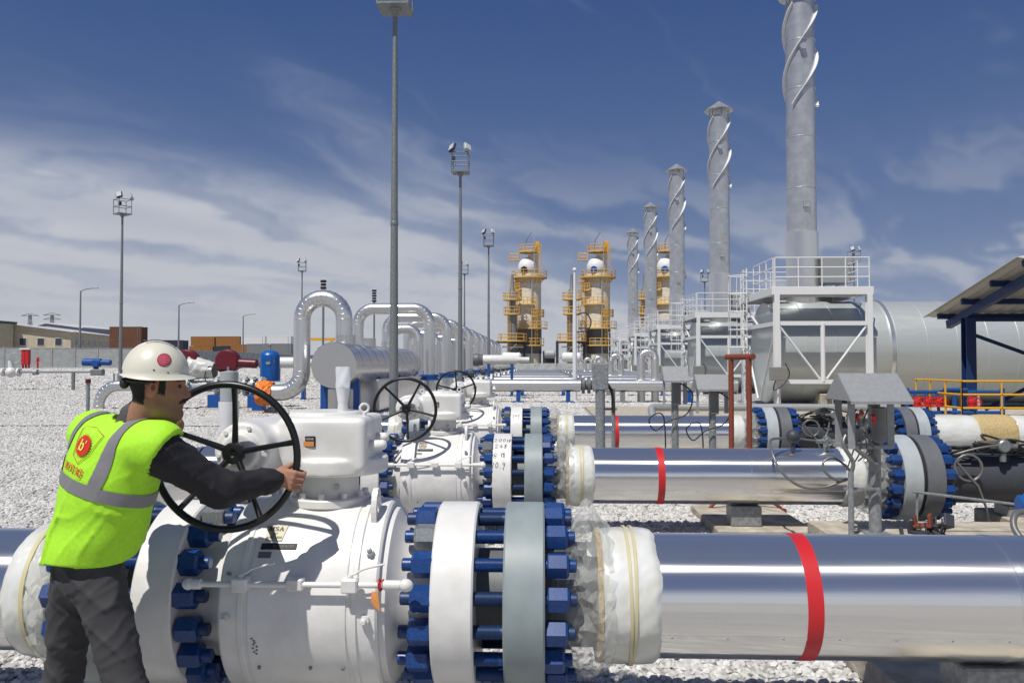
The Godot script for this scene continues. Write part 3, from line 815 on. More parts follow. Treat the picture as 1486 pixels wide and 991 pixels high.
func make_right_line(label: String, at: Vector3, sd: float) -> Node3D:
	var t := thing("insulated_pipeline", label, "pipeline", at, "insulated lines right of the valves")
	flange(t, "flange", M.grey, -0.163, 0.016)
	pcyl(t, "spacer", M.grey_mid, Vector3(-0.289, AX, 0), Vector3(-0.164, AX, 0), 0.205, 40)
	pcyl(t, "bare_pipe", M.grey_mid, Vector3(0.016, AX, 0), Vector3(0.40, AX, 0), 0.235, 48)
	crumple(t, 0.045, 0.33, 0.085, sd)
	cuff(t, 0.265, 0.515, sd, M.wrap)
	var b := MB.new(); b.lathe([[0, 0.24], [0, 0.300], [0.022, 0.304], [0.026, 0.24]], Vector3(0.25, AX, 0), Vector3.RIGHT, 64); part(b, "foam_edge", M.foam, t)
	for q in [0.385, 0.405]:
		b = MB.new(); b.lathe([[0, 0.309], [0.001, 0.3135], [0.013, 0.3135], [0.014, 0.309]], Vector3(q, AX, 0), Vector3(1, 0.015 if q < 0.39 else -0.02, 0), 64); part(b, "tape", M.tape, t)
	cladding(t, "cladding", 0.47, 3.02, 0.28, 1.40, 1.59)
	b = MB.new(); b.lathe([[0, 0.2795], [0.0005, 0.2825], [0.0685, 0.2825], [0.069, 0.2795]], Vector3(1.150, AX, 0), Vector3.RIGHT, 96); part(b, "red_band", M.red, t)
	cuff(t, 2.97, 3.16, sd + 3.0, M.wrap, 0.296)
	pcyl(t, "bare_pipe", M.grey_mid, Vector3(3.0, AX, 0), Vector3(3.47, AX, 0), 0.235, 40)
	crumple(t, 3.10, 3.44, 0.02, sd + 6.0, -1.0)
	flange(t, "flange", M.grey_light, 3.47, 3.645)
	pcyl(t, "gasket", M.gasket, Vector3(3.645, AX, 0), Vector3(3.68, AX, 0), 0.40, 64)
	flange(t, "meter_flange", M.grey_mid, 3.68, 3.855)
	studs(t, 3.47 - 0.135, 3.855 + 0.135, 3.47, 3.855, 16, 0.362)
	b = MB.new(); b.lathe([[3.855, 0.30], [3.95, 0.262], [4.05, 0.25], [5.35, 0.25], [5.48, 0.262], [5.56, 0.30]], Vector3(0, AX, 0), Vector3.RIGHT, 56); part(b, "meter_spool", M.slate, t)
	flange(t, "meter_flange", M.grey_mid, 5.56, 5.73)
	flange(t, "flange", M.grey_light, 5.76, 5.93)
	pcyl(t, "gasket", M.gasket, Vector3(5.73, AX, 0), Vector3(5.76, AX, 0), 0.40, 48)
	studs(t, 5.56 - 0.135, 5.93 + 0.135, 5.56, 5.93, 16, 0.362)
	pcyl(t, "bare_pipe", M.grey_mid, Vector3(5.93, AX, 0), Vector3(7.6, AX, 0), 0.235, 32)
	cuff(t, 6.0, 6.75, sd + 9.0, M.wrap, 0.30)
	cuff(t, 6.72, 7.32, sd + 12.0, M.foam, 0.305)
	cuff(t, 7.30, 7.62, sd + 15.0, M.wrap, 0.297)
	cladding(t, "cladding", 7.58, 16.0, 0.28, 1.4)
	b = MB.new(); b.box(Vector3(2.2, 0.06, -0.45), Vector3(0.95, 0.15, 1.5), 0.012); part(b, "concrete_slab", M.concrete, t)
	b = MB.new(); b.box(Vector3(2.04, 0.235, 0), Vector3(0.30, 0.20, 0.24), 0.01); part(b, "saddle_foot", M.galv, t)
	for x in [4.7, 8.6, 11.5, 14.5]:   # concrete sleepers with a saddle
		b = MB.new(); b.box(Vector3(x, 0.12, 0), Vector3(0.34, 0.26, 0.85), 0.012); part(b, "concrete_sleeper", M.concrete, t)
		b = MB.new(); b.box(Vector3(x, 0.30, 0), Vector3(0.24, 0.11, 0.26), 0.004); part(b, "saddle", M.galv, t)
	return t
func make_left_line(label: String, at: Vector3, sd: float) -> Node3D:
	var t := thing("insulated_pipeline", label, "pipeline", at, "insulated lines left of the valves")
	flange(t, "flange", M.grey, -2.06, -1.89)
	pcyl(t, "spacer", M.grey_mid, Vector3(-1.889, AX, 0), Vector3(-1.761, AX, 0), 0.205, 40)
	pcyl(t, "bare_pipe", M.grey_mid, Vector3(-2.4, AX, 0), Vector3(-2.06, AX, 0), 0.235, 40)
	crumple(t, -2.085, -2.30, 0.03, sd + 20.0)
	cuff(t, -2.40, -2.19, sd + 23.0, M.wrap, 0.306)
	var b := MB.new(); b.lathe([[0, 0.24], [0, 0.300], [0.03, 0.302], [0.03, 0.24]], Vector3(-2.185, AX, 0), Vector3.RIGHT, 64); part(b, "foam_edge", M.foam, t)
	b = MB.new(); b.lathe([[0, 0.309], [0.001, 0.315], [0.02, 0.315], [0.021, 0.309]], Vector3(-2.31, AX, 0), Vector3(1, 0.03, 0), 64); part(b, "tape", M.tape, t)
	cladding(t, "cladding", -3.45, -2.36, 0.28, 1.4)
	cladding(t, "sleeve", -3.42, -2.95, 0.31, 2.0)
	var pts := []
	for k in 10:
		var a := PI / 2 * k / 9
		pts.append(Vector3(-3.45 - 0.55 * sin(a), AX - 0.55 * (1.0 - cos(a)), 0))
	pts.append(Vector3(-4.0, -0.15, 0))
	b = MB.new(); b.tube(pts, 0.28, 40); part(b, "elbow", M.clad, t)
	return t
func build_lines():
	var nb := MB.new()
	nb.lathe([[0, 0], [0, 0.050], [0.006, 0.0575], [0.084, 0.0575], [0.095, 0.048], [0.095, 0.0]], Vector3.ZERO, Vector3.RIGHT, 6, true)
	nut_mesh = nb.mesh()
	var D := [3.85, 8.3, 13.0]; var Y := [0.025, -0.03, 0.0]
	var lv := ["white ball valve with black handwheel being turned by the man in the yellow vest", "white ball valve with flange bearing black handwriting, second from the camera", "white ball valve farthest back, its handwheel behind another wheel"]
	var lr := ["nearest polished insulated pipeline with red band running out of the right edge", "polished insulated pipeline with red band in middle, ending at dark grey spool", "farthest red-banded insulated pipeline, behind the rust-red post frame"]
	var ll := ["polished pipe with taped plastic cuff leaving the valve behind the man", "polished pipe elbow behind the nearest black handwheel", "polished pipe elbow with thicker sleeve beyond the nearest gearbox"]
	for i in 3:
		var v := make_valve(lv[i], Vector3(-1.0, Y[i], -D[i]), [12.0, 60.0, 20.0][i])
		make_right_line(lr[i], Vector3(0, Y[i], -D[i]), i * 31.0)
		make_left_line(ll[i], Vector3(0, Y[i], -D[i]), i * 17.0)
		if i == 1:
			strokes(v, [["2", -0.01, 0.0], ["0", 0.035, 0.0], ["0", 0.075, 0.0], ["j", 0.115, 0.01], ["2", 0.0, 0.09], ["4", 0.045, 0.09], ["8", 0.09, 0.09], ["h", -0.015, 0.20], ["g", 0.06, 0.195], ["1", -0.02, 0.30], ["0", 0.01, 0.30], [".", 0.055, 0.30], ["9", 0.075, 0.30]], 0.545, deg_to_rad(58), 0.42, 0.052)
		if i == 2:
			strokes(v, [["2", 0.0, 0.0], ["4", 0.04, 0.0], ["9", 0.08, 0.0]], 0.555, deg_to_rad(40), 0.42, 0.05)
		if i == 0:
			# plastic cover on the position indicator and the orange tag on the vent line
			var b := MB.new()
			b.lathe([[0, 0.022], [0.01, 0.026], [0.05, 0.022], [0.055, 0.024], [0.10, 0.030], [0.12, 0.034]], Vector3(0.055, 1.46, 0.0), Vector3.UP, 20); part(b, "indicator_cover", M.plastic_white, v)
			b = MB.new()
			var rows := []
			for q in 8:
				var r := []
				for j in 24:
					var a := TAU * j / 24
					r.append(Vector3(0.055 + (0.034 + 0.002 * sin(a * 5 + q)) * cos(a), 1.58 + q * 0.0145, (0.030 + 0.002 * sin(a * 4 + q)) * sin(a)))
				rows.append(r)
			b.grid(rows, func(p): return Vector3(p.x - 0.055, 0, p.z), true); part(b, "clear_bag", M.film_white, v)
			b = MB.new()
			b.grid([[Vector3(0.30, 0.755, 0.485), Vector3(0.325, 0.755, 0.488)], [Vector3(0.297, 0.72, 0.497), Vector3(0.331, 0.715, 0.492)], [Vector3(0.315, 0.685, 0.487), Vector3(0.335, 0.675, 0.492)]], func(_p): return Vector3(0, 0, 1))
			var tg := part(b, "paper_tag", M.orange_print, v)
			b = MB.new(); b.ring(Vector3(0.33, 0.78, 0.475), Vector3(1, 0.1, 0), 0.023, 0.004, 16, 5); b.ring(Vector3(0.34, 0.778, 0.475), Vector3(1, -0.2, 0.1), 0.023, 0.003, 16, 5); part(b, "red_tie", M.red, v)
			for k in 9:   # scrapes in the paint
				b = MB.new(); var xf := on_drum(-0.21 + 0.02 * rng.randf_range(-1, 1), -0.18 - 0.02 * k, 0.4462)
				b.prism([Vector2(-0.006, 0), Vector2(0, 0.005), Vector2(0.007, 0.002), Vector2(0.002, -0.006)], -0.002, 0.0006, xf); part(b, "paint_scrape", M.grey_mid, v)
# ------------------------------------------------------------------ surroundings
func bars(segs: Array, r: float, sides := 6) -> MB:   # straight round bars from pairs of points
	var b := MB.new()
	for s in segs: b.tube([s[0], s[1]], r, sides)
	return b
func build_perimeter():
	var w := thing("perimeter_wall", "long pale grey precast wall behind the gravel yard at left", "wall", Vector3(-53, 1.28, -106))
	var pm := MB.new(); pm.box(Vector3(0, 1.2, 0), Vector3(2.42, 2.4, 0.10), 0.015)
	var gm := MB.new(); gm.box(Vector3(0, 1.24, 0), Vector3(0.16, 2.56, 0.2), 0.01)
	var cm := MB.new(); cm.box(Vector3(0, 2.44, 0), Vector3(2.42, 0.07, 0.14))
	var a := pm.mesh(); var g := gm.mesh(); var c := cm.mesh()
	var run := func(o: Vector3, dir: Vector3, count: int):
		var bs := Basis(dir, Vector3.UP, dir.cross(Vector3.UP))
		for k in count:
			var j := rng.randf_range(-0.02, 0.02)
			put(a, "panel", M.wall, w, Transform3D(bs, o + dir * (2.6 * k + 1.3) + Vector3(0, j, 0)))
			put(c, "coping", M.grey_light, w, Transform3D(bs, o + dir * (2.6 * k + 1.3) + Vector3(0, j, 0)))
			put(g, "post", M.wall, w, Transform3D(bs, o + dir * 2.6 * k))
	run.call(Vector3(0, 0, 0), Vector3(-1, 0, 0.5).normalized(), 12)
	run.call(Vector3(0, 0, 0), Vector3(0, 0, -1), 70)
	var lw := thing("low_wall", "low pale wall crossing the yard in front of the cream towers", "wall", Vector3(0, 0.9, -98))
	for k in 7: pbox(lw, "panel", M.wall, Vector3(-7.2 + k * 2.6, 0.42, 0), Vector3(2.55, 0.92, 0.15), 0.02)
	# office block
	var dirz := Vector3(-0.2, 0, -0.98).normalized()
	var h := thing("office_building", "cream two-storey office with white metal roof behind the wall", "building", Vector3(-100.4, 1.3, -170), "", atan2(-dirz.x, -dirz.z))
	# local -z runs back along the side, -x along the front
	pbox(h, "wall", M.house, Vector3(-13, 3.6, -19), Vector3(26, 7.2, 38))
	var b := MB.new(); b.prism([Vector2(-26.8, 7.1), Vector2(-13, 8.9), Vector2(0.8, 7.1), Vector2(0.8, 7.3), Vector2(-13, 9.2), Vector2(-26.8, 7.3)], -38.8, 0.8)
	part(b, "roof", M.roof, h)
	b = MB.new(); b.prism([Vector2(-25.9, 7.15), Vector2(-0.1, 7.15), Vector2(-13, 8.85)], -37.9, -0.1); part(b, "gable", M.house, h)
	for k in 7:
		for fl in 2:
			var f = pbox(h, "window", M.plastic_white, Vector3(-2.4 - k * 3.5, 2.1 + fl * 3.0, 0.03), Vector3(1.5, 1.7, 0.12))
			pbox(f, "pane", M.window, Vector3(-2.4 - k * 3.5, 2.1 + fl * 3.0, 0.08), Vector3(1.3, 1.5, 0.06))
	for k in 9:
		for fl in 2:
			var f = pbox(h, "window", M.plastic_white, Vector3(0.03, 2.1 + fl * 3.0, -3.0 - k * 4.0), Vector3(0.12, 1.7, 1.5))
			pbox(f, "pane", M.window, Vector3(0.08, 2.1 + fl * 3.0, -3.0 - k * 4.0), Vector3(0.06, 1.5, 1.3))
	var hl := thing("industrial_hall", "large blue-grey hall rising behind the cream office", "building", Vector3(-161, 1.3, -262))
	b = MB.new(); b.prism([Vector2(-14, 0), Vector2(10, 0), Vector2(10, 12.0), Vector2(-2, 13.6), Vector2(-14, 10.6)], -30, 0); part(b, "wall", M.hall, hl)
	b = MB.new(); b.prism([Vector2(-14.4, 10.6), Vector2(-2, 13.7), Vector2(10.4, 12.1), Vector2(10.4, 12.5), Vector2(-2, 14.1), Vector2(-14.4, 11.0)], -30.4, 0.4); part(b, "roof", M.roof, hl)
	for k in 5: pbox(hl, "wall_rib", M.grey_mid, Vector3(-12 + k * 5, 5, 0.1), Vector3(0.3, 9.5, 0.2))
	var gh := thing("gatehouse", "small cream house with green roof at the left edge", "building", Vector3(-116, 1.3, -163))
	pbox(gh, "wall", M.house, Vector3(0, 4.4, 0), Vector3(10, 8.8, 8)); pbox(gh, "roof", mat(lin(0.04, 0.12, 0.09), 0.6), Vector3(0, 9.0, 0), Vector3(11, 0.5, 9))
	for k in 2: pbox(gh, "window", M.window, Vector3(1.5 + 2 * k, 5.5, 4.03), Vector3(1.2, 1.6, 0.1))
	# power pylons
	for q in [[-193.0, "steel power pylon standing left of the other behind the hall"], [-184.5, "steel power pylon with crossed arms above the hall roof"]]:
		var t := thing("power_pylon", q[1], "pylon", Vector3(q[0], 1.3, -300), "power pylons")
		var s := []
		for e in [Vector3(-1, 0, -1), Vector3(1, 0, -1), Vector3(1, 0, 1), Vector3(-1, 0, 1)]: s.append([e * 1.3, Vector3(e.x * 0.3, 19, e.z * 0.3)])
		part(bars(s, 0.13, 5), "tower_leg", M.mast, t)
		s = []
		for k in 8:
			var w0 := lerpf(1.3, 0.3, k / 8.0); var w1 := lerpf(1.3, 0.3, (k + 1) / 8.0)
			for e in [1.0, -1.0]:
				s.append([Vector3(-w0, 19.0 * k / 8, e * w0), Vector3(w1, 19.0 * (k + 1) / 8, e * w1)]); s.append([Vector3(w0, 19.0 * k / 8, e * w0), Vector3(-w1, 19.0 * (k + 1) / 8, e * w1)])
		part(bars(s, 0.08, 4), "lattice", M.mast, t)
		for y in ([18.6] if q[0] < -190 else [15.0, 17.2, 18.8]):
			part(bars([[Vector3(-3.4, y, 0), Vector3(3.4, y, 0)], [Vector3(-3.4, y, 0), Vector3(0, y + 0.9, 0)], [Vector3(3.4, y, 0), Vector3(0, y + 0.9, 0)]], 0.12, 4), "cross_arm", M.mast, t)
	# freight containers and stored goods beyond the wall
	var cm2 := MB.new(); cm2.box(Vector3(0, 1.22, 0), Vector3(6.0, 2.36, 2.4), 0.03)
	for k in 18:
		cm2.box(Vector3(-2.75 + k * 0.323, 1.22, 1.22), Vector3(0.16, 2.1, 0.06))
	var cmesh := cm2.mesh()
	var fm := MB.new()
	for sx in [-2.95, 2.95]:
		for sz in [-1.15, 1.15]: fm.box(Vector3(sx, 1.22, sz), Vector3(0.16, 2.44, 0.16))
	for sy in [0.08, 2.36]:
		for sz in [-1.18, 1.18]: fm.box(Vector3(0, sy, sz), Vector3(5.8, 0.14, 0.12))
	var fmesh := fm.mesh()
	var cols := {"brown": M.brown, "navy": M.dark_box, "ochre": mat(lin(0.30, 0.13, 0.035), 0.7), "white": M.plastic_white, "grey": M.galv}
	for q in [[-77.5, 0, -150, "brown", "brown freight container at the bottom of the brown stack"], [-77.5, 1, -150, "brown", "brown freight container in the middle of the brown stack"], [-77.5, 2, -150, "brown", "topmost brown freight container left of the white hard hat"],
			[-70.5, 0, -152, "navy", "dark navy container beside the brown stack, lower one"], [-70.5, 1, -152, "navy", "dark navy container beside the brown stack, on top"], [-67.0, 0, -160, "grey", "grey container right of the navy containers"],
			[-68.0, 1, -185, "ochre", "ochre container stored beyond the wall bend"], [-68.0, 0, -185, "ochre", "ochre container under another one beyond the wall bend"], [-75.5, 0, -185, "white", "white container left of the ochre containers"], [-62.5, 0, -180, "white", "white container right of the ochre containers"], [-62.5, 1, -180, "grey", "grey container on top of a white one"],
			[-58.6, 0, -168, "brown", "rust-brown container just left of the blue vessel"], [-58.0, 1, -178, "grey", "tall grey container behind the blue vessel"], [-58.0, 0, -178, "grey", "grey container on the ground behind the blue vessel"], [-80.5, 0, -205, "ochre", "far ochre container left of the lamp post"],
			[-86.5, 0, -204, "grey", "grey container, lowest of the first far pile right of the hard hat"], [-86.1, 1, -204, "ochre", "ochre container, middle one of the first far pile right of the hard hat"], [-85.7, 2, -204, "ochre", "ochre container, topmost of the first far pile right of the hard hat"], [-79.6, 0, -203, "brown", "brown container, lowest of the second far pile right of the hard hat"], [-79.2, 1, -203, "navy", "navy container, middle one of the second far pile right of the hard hat"], [-78.8, 2, -203, "ochre", "ochre container, topmost of the second far pile right of the hard hat"], [-72.8, 0, -202, "white", "white container, lowest of the third far pile right of the hard hat"], [-72.4, 1, -202, "brown", "brown container, middle one of the third far pile right of the hard hat"], [-72.0, 2, -202, "white", "white container, topmost of the third far pile right of the hard hat"], [-66.0, 0, -201, "grey", "grey container, lowest of the fourth far pile right of the hard hat"], [-65.6, 1, -201, "ochre", "ochre container, middle one of the fourth far pile right of the hard hat"], [-65.2, 2, -201, "white", "white container, topmost of the fourth far pile right of the hard hat"]]:
		var t := thing("freight_container", q[4], "container", Vector3(q[0], 1.3 + q[1] * 2.46, q[2]), "containers beyond the wall")
		put(cmesh, "shell", cols[q[3]], t); put(fmesh, "corner_frame", cols[q[3]], t)
		pbox(t, "door_bar", M.galv, Vector3(2.4, 1.2, 1.27), Vector3(0.05, 2.2, 0.05))
	for q in [[-66.0, -142.0, "white pickup truck parked behind the wall left of the lamp post"], [-60.5, -146.0, "white pickup truck parked behind the wall right of the lamp post"]]:
		var t := thing("pickup_truck", q[2], "truck", Vector3(q[0], 1.3, q[1]), "parked trucks")
		pbox(t, "bed", M.plastic_white, Vector3(-1.2, 0.95, 0), Vector3(2.6, 0.8, 1.8), 0.08); pbox(t, "hood", M.plastic_white, Vector3(1.9, 0.95, 0), Vector3(1.2, 0.8, 1.8), 0.15)
		var cb = pbox(t, "cab", M.plastic_white, Vector3(0.7, 1.5, 0), Vector3(1.7, 1.1, 1.7), 0.25); pbox(cb, "side_window", M.window, Vector3(0.7, 1.65, 0.86), Vector3(1.1, 0.5, 0.03))
		for x in [-1.5, 1.6]:
			for z in [-0.8, 0.8]: pcyl(t, "wheel", M.rubber, Vector3(x, 0.38, z - 0.12), Vector3(x, 0.38, z + 0.12), 0.38, 14, 0.05)
	# fire cabinet and hydrant
	var fc := thing("fire_cabinet", "red fire hose cabinet with white top at left edge", "cabinet", Vector3(-59.6, 1.05, -92))
	pbox(fc, "body", M.red, Vector3(0, 1.45, 0), Vector3(0.85, 1.7, 0.5), 0.03); pbox(fc, "roof", M.plastic_white, Vector3(0, 2.38, 0), Vector3(1.2, 0.16, 0.7), 0.03)
	for x in [-0.35, 0.0, 0.35]: pbox(fc, "leg", M.red, Vector3(x, 0.3, 0), Vector3(0.07, 0.62, 0.3))
	pbox(fc, "door_gap", M.maroon, Vector3(0, 1.45, 0.26), Vector3(0.03, 1.6, 0.02))
	var hy := thing("fire_hydrant", "slim red fire hydrant near the red cabinet", "hydrant", Vector3(-58.2, 1.05, -92))
	b = MB.new(); b.lathe([[0, 0.2], [0.05, 0.2], [0.06, 0.11], [1.2, 0.1], [1.22, 0.17], [1.35, 0.17], [1.5, 0.06], [1.55, 0]], Vector3.ZERO, Vector3.UP, 14); part(b, "barrel", M.red, hy)
	for s in [-1, 1]: pcyl(hy, "outlet", M.red, Vector3(0, 1.05, 0), Vector3(0.24 * s, 1.05, 0), 0.07, 10)
	# street lamps along the wall
	for q in [[-60.2, -104.0, 10.0, "single-arm street lamp nearest to the cream office"], [-53.9, -119.0, 9.2, "single-arm street lamp just right of the hard hat"], [-55.7, -150.0, 9.4, "single-arm street lamp left of the blue vessel"]]:
		var t := thing("street_lamp", q[3], "street lamp", Vector3(q[0], 1.25, q[1]), "street lamps along the wall")
		b = MB.new(); b.tube([Vector3.ZERO, Vector3(0, q[2], 0)], [0.16, 0.09], 10); part(b, "pole", M.mast, t)
		ptube(t, "arm", M.mast, curve([Vector3(0, q[2] - 0.05, 0), Vector3(0.7, q[2] + 0.22, 0), Vector3(1.7, q[2] + 0.36, 0)]), 0.06, 8)
		pbox(t, "lamp_head", M.grey_light, Vector3(1.9, q[2] + 0.38, 0), Vector3(0.85, 0.16, 0.3), 0.05)
		pbox(t, "control_box", M.galv, Vector3(0.15, 1.6, 0.1), Vector3(0.3, 0.6, 0.25), 0.02)

func rails(parent, called, m, pts: Array, h: float, nr: int, r: float, closed := false):
	# a guard rail along points: posts at the points, nr rails
	var b := MB.new()
	var k := pts.size()
	for i in k: b.tube([pts[i], pts[i] + Vector3(0, h, 0)], r, 6)
	for i in (k if closed else k - 1):
		for j in nr:
			var y := h * (j + 1) / nr
			b.tube([pts[i] + Vector3(0, y, 0), pts[(i + 1) % k] + Vector3(0, y, 0)], r, 6)
	return part(b, called, m, parent)
func ladder(parent, m, p: Vector3, h: float, wide: Vector3, out: Vector3, cage_from := -1.0):
	var b := MB.new()
	for s in [-0.5, 0.5]: b.tube([p + wide * s, p + wide * s + Vector3(0, h, 0)], 0.03, 6)
	for k in int(h / 0.3): b.tube([p - wide * 0.5 + Vector3(0, 0.3 * k + 0.2, 0), p + wide * 0.5 + Vector3(0, 0.3 * k + 0.2, 0)], 0.015, 5)
	part(b, "ladder", m, parent)
	if cage_from >= 0.0:
		b = MB.new()
		var hoop := func(y: float) -> Array:
			var q := []
			for j in 9:
				var a := PI * j / 8
				q.append(p + Vector3(0, y, 0) - wide * 0.65 * cos(a) + out * sin(a) * 0.7)
			return q
		var y := cage_from
		var last := []
		while y < h + 0.2:
			var q: Array = hoop.call(y)
			b.tube(q, 0.022, 5)
			for j in [1, 3, 5, 7]:
				if last: b.tube([last[j], q[j]], 0.018, 5)
			last = q
			y += 0.75
		part(b, "ladder_cage", m, parent)

# ------------------------------------------------------------------ line heaters, their stacks and access platforms
func build_heaters():
	var ord := ["nearest", "second", "third", "fourth", "fifth"]
	var hs: Node3D; var st: Node3D; var pl: Node3D
	for i in 5:
		var z := -33.7 - 15.3 * i
		var hl := "%s large metal-clad horizontal heater vessel of the row at right" % ord[i] if i else "nearest large metal-clad horizontal heater vessel, behind the blue canopy"
		var sl := "%s tallest-looking grey exhaust stack with spiral fins and cone cap" % ord[i] if i else "nearest grey exhaust stack with spiral fins, cut off by the top edge"
		var al := "%s white steel access platform with railing in the heater row" % ord[i] if i else "nearest white steel access platform with ladder, around the biggest stack"
		if i > 0:
			copy(hs, "heater_vessel", hl, Vector3(10.74, 0, z)); copy(st, "exhaust_stack", sl.replace("tallest-looking ", ""), Vector3(10.74, 0, z)); copy(pl, "access_platform", al, Vector3(8.9, 0, z + 2.7))
			continue
		hs = thing("heater_vessel", hl, "heater", Vector3(10.74, 0, z), "line heaters")
		var b := MB.new()
		var prof := [[-1.62, 0.0], [-1.62, 2.0], [-1.60, 2.04], [-1.56, 2.06]]
		for k in 18:
			var x := -0.5 + k * 1.15
			prof.append_array([[x - 0.02, 2.06], [x, 2.075], [x + 0.02, 2.06]])
		prof.append_array([[20.5, 2.06], [20.5, 0]])
		b.lathe(prof, Vector3(0, 2.2, 0), Vector3.RIGHT, 96); part(b, "shell", M.clad_heater, hs)
		b = MB.new(); b.lathe([[2.72, 2.05], [2.72, 2.13], [2.86, 2.13], [2.86, 2.05]], Vector3(0, 2.2, 0), Vector3.RIGHT, 96); part(b, "end_ring", M.clad_far, hs)
		for x in [0.4, 6.0, 12.0, 18.0]:
			b = MB.new(); b.box(Vector3(x, 0.25, 0), Vector3(0.5, 0.6, 3.2), 0.02); part(b, "saddle", M.concrete, hs)
		# stack
		st = thing("exhaust_stack", sl, "chimney", Vector3(10.74, 0, z), "exhaust stacks")
		pcyl(st, "base_duct", M.clad_far, Vector3(0, 4.15, 0), Vector3(0, 7.1, 0), 0.64, 40)
		pbox(st, "duct_box", M.steel, Vector3(1.22, 5.5, 0.1), Vector3(1.2, 1.05, 1.0), 0.03)
		b = MB.new()
		prof = [[7.0, 0.585]]
		for y in [8.9, 11.0, 13.0, 15.0]: prof.append_array([[y - 0.02, 0.585], [y, 0.60], [y + 0.02, 0.585]])
		prof.append_array([[16.6, 0.585], [16.6, 0.5], [7.0, 0.5]])
		b.lathe(prof, Vector3.ZERO, Vector3.UP, 48); part(b, "shell", M.stack, st)
		for k in 3:
			var rows := [[], [], [], []]
			for j in 49:
				var f := j / 48.0
				var y := lerpf(16.5, 12.3, f)
				var a := TAU * k / 3.0 + (16.5 - y) / 6.2 * TAU + 2.3
				var d := Vector3(cos(a), 0, sin(a))
				rows[0].append(d * 0.57 + Vector3(0, y + 0.025, 0)); rows[1].append(d * 0.715 + Vector3(0, y + 0.025, 0)); rows[2].append(d * 0.715 + Vector3(0, y - 0.025, 0)); rows[3].append(d * 0.57 + Vector3(0, y - 0.025, 0))
			b = MB.new()
			b.grid([rows[0], rows[1]], func(_p): return Vector3.UP); b.grid([rows[1], rows[2]], func(p): return Vector3(p.x, 0, p.z)); b.grid([rows[2], rows[3]], func(_p): return Vector3.DOWN)
			part(b, "spiral_fin", M.plastic_white, st)
		for k in 6:
			var a := TAU * k / 6
			part(bars([[Vector3(0.53 * cos(a), 16.5, 0.53 * sin(a)), Vector3(0.56 * cos(a), 16.98, 0.56 * sin(a))]], 0.03), "cap_leg", M.stack, st)
		b = MB.new(); b.lathe([[16.94, 0.0], [16.92, 0.84], [16.96, 0.86], [17.5, 0.1], [17.54, 0.0]], Vector3.ZERO, Vector3.UP, 32); part(b, "cap", M.stack, st)
		b = MB.new(); b.box(Vector3(0, 8.2, 0.6), Vector3(0.25, 0.3, 0.2), 0.02); b.cyl(Vector3(-0.1, 14.6, 0.55), Vector3(-0.1, 14.6, 0.75), 0.13, 16); part(b, "sampling_port", M.stack, st)
		# platform, origin at its near left foot
		pl = thing("access_platform", al, "platform", Vector3(8.9, 0, z + 2.7), "access platforms")
		b = MB.new()
		for q in [[0, 0], [3.45, 0], [3.45, -5.0], [0, -5.0]]:
			b = MB.new(); b.box(Vector3(q[0], 2.16, q[1]), Vector3(0.035, 4.36, 0.2)); b.box(Vector3(q[0], 2.16, q[1] + 0.1), Vector3(0.2, 4.36, 0.025)); b.box(Vector3(q[0], 2.16, q[1] - 0.1), Vector3(0.2, 4.36, 0.025)); b.box(Vector3(q[0], 0.06, q[1]), Vector3(0.4, 0.12, 0.4)); part(b, "post", M.white_steel, pl)
		b = MB.new()
		for s in [0.0, -5.0]: b.box(Vector3(1.72, 4.48, s), Vector3(3.8, 0.30, 0.12), 0.01)
		for s in [-0.1, 3.55]: b.box(Vector3(s, 4.48, -2.5), Vector3(0.12, 0.30, 4.86), 0.01)
		for s in [-1.2, -3.8]: b.box(Vector3(1.72, 4.44, s), Vector3(3.4, 0.2, 0.1))
		part(b, "deck_beam", M.white_steel, pl)
		# grating deck with a hole for the stack
		b = MB.new()
		for q in [[0.0, -0.62, 3.5, 1.2], [0.0, -4.3, 3.5, 1.3], [0.0, -2.7, 1.05, 1.9], [2.6, -2.7, 0.9, 1.9]]: b.box(Vector3(q[0] + q[2] * 0.5 - 0.02, 4.62, q[1]), Vector3(q[2], 0.03, q[3]))
		part(b, "deck", M.galv, pl)
		var seg := [[Vector3(0, 3.25, 0), Vector3(3.45, 3.25, 0)], [Vector3(0, 1.05, 0), Vector3(3.45, 1.05, 0)], [Vector3(0, 3.25, 0), Vector3(0, 3.25, -5)], [Vector3(0, 3.25, -5), Vector3(3.45, 3.25, -5)]]
		b = MB.new()
		for s in seg:
			var mid: Vector3 = (s[0] + s[1]) * 0.5; var dv: Vector3 = s[1] - s[0]
			b.box(mid, Vector3(absf(dv.x) + 0.12, 0.16, absf(dv.z) + 0.12))
		part(b, "tie_beam", M.white_steel, pl)
		part(bars([[Vector3(1.72, 1.05, 0), Vector3(1.72, 3.25, 0)]], 0.09, 8), "middle_post", M.white_steel, pl)
		for s in [[Vector3(0.1, 3.15, 0), Vector3(1.6, 1.15, 0)], [Vector3(3.35, 3.15, 0), Vector3(1.85, 1.15, 0)], [Vector3(0, 3.2, -0.1), Vector3(0, 0.3, -2.3)], [Vector3(0, 3.2, -4.9), Vector3(0, 0.3, -2.7)], [Vector3(0, 4.3, -4.9), Vector3(0, 3.3, -2.6)]]:
			part(bars([s], 0.045, 8), "brace", M.white_steel, pl)
		var rp := []
		for k in 5: rp.append(Vector3(k * 0.88 - 0.05, 4.63, 0.02))
		rails(pl, "guard_rail", M.white_steel, rp, 1.1, 3, 0.026)
		rp = []
		for k in 4: rp.append(Vector3(3.5, 4.63, -1.2 - k * 1.25))
		rails(pl, "guard_rail", M.white_steel, rp, 1.1, 3, 0.026)
		rp = []
		for k in 4: rp.append(Vector3(-0.08, 4.63, -0.1 - k * 0.95))
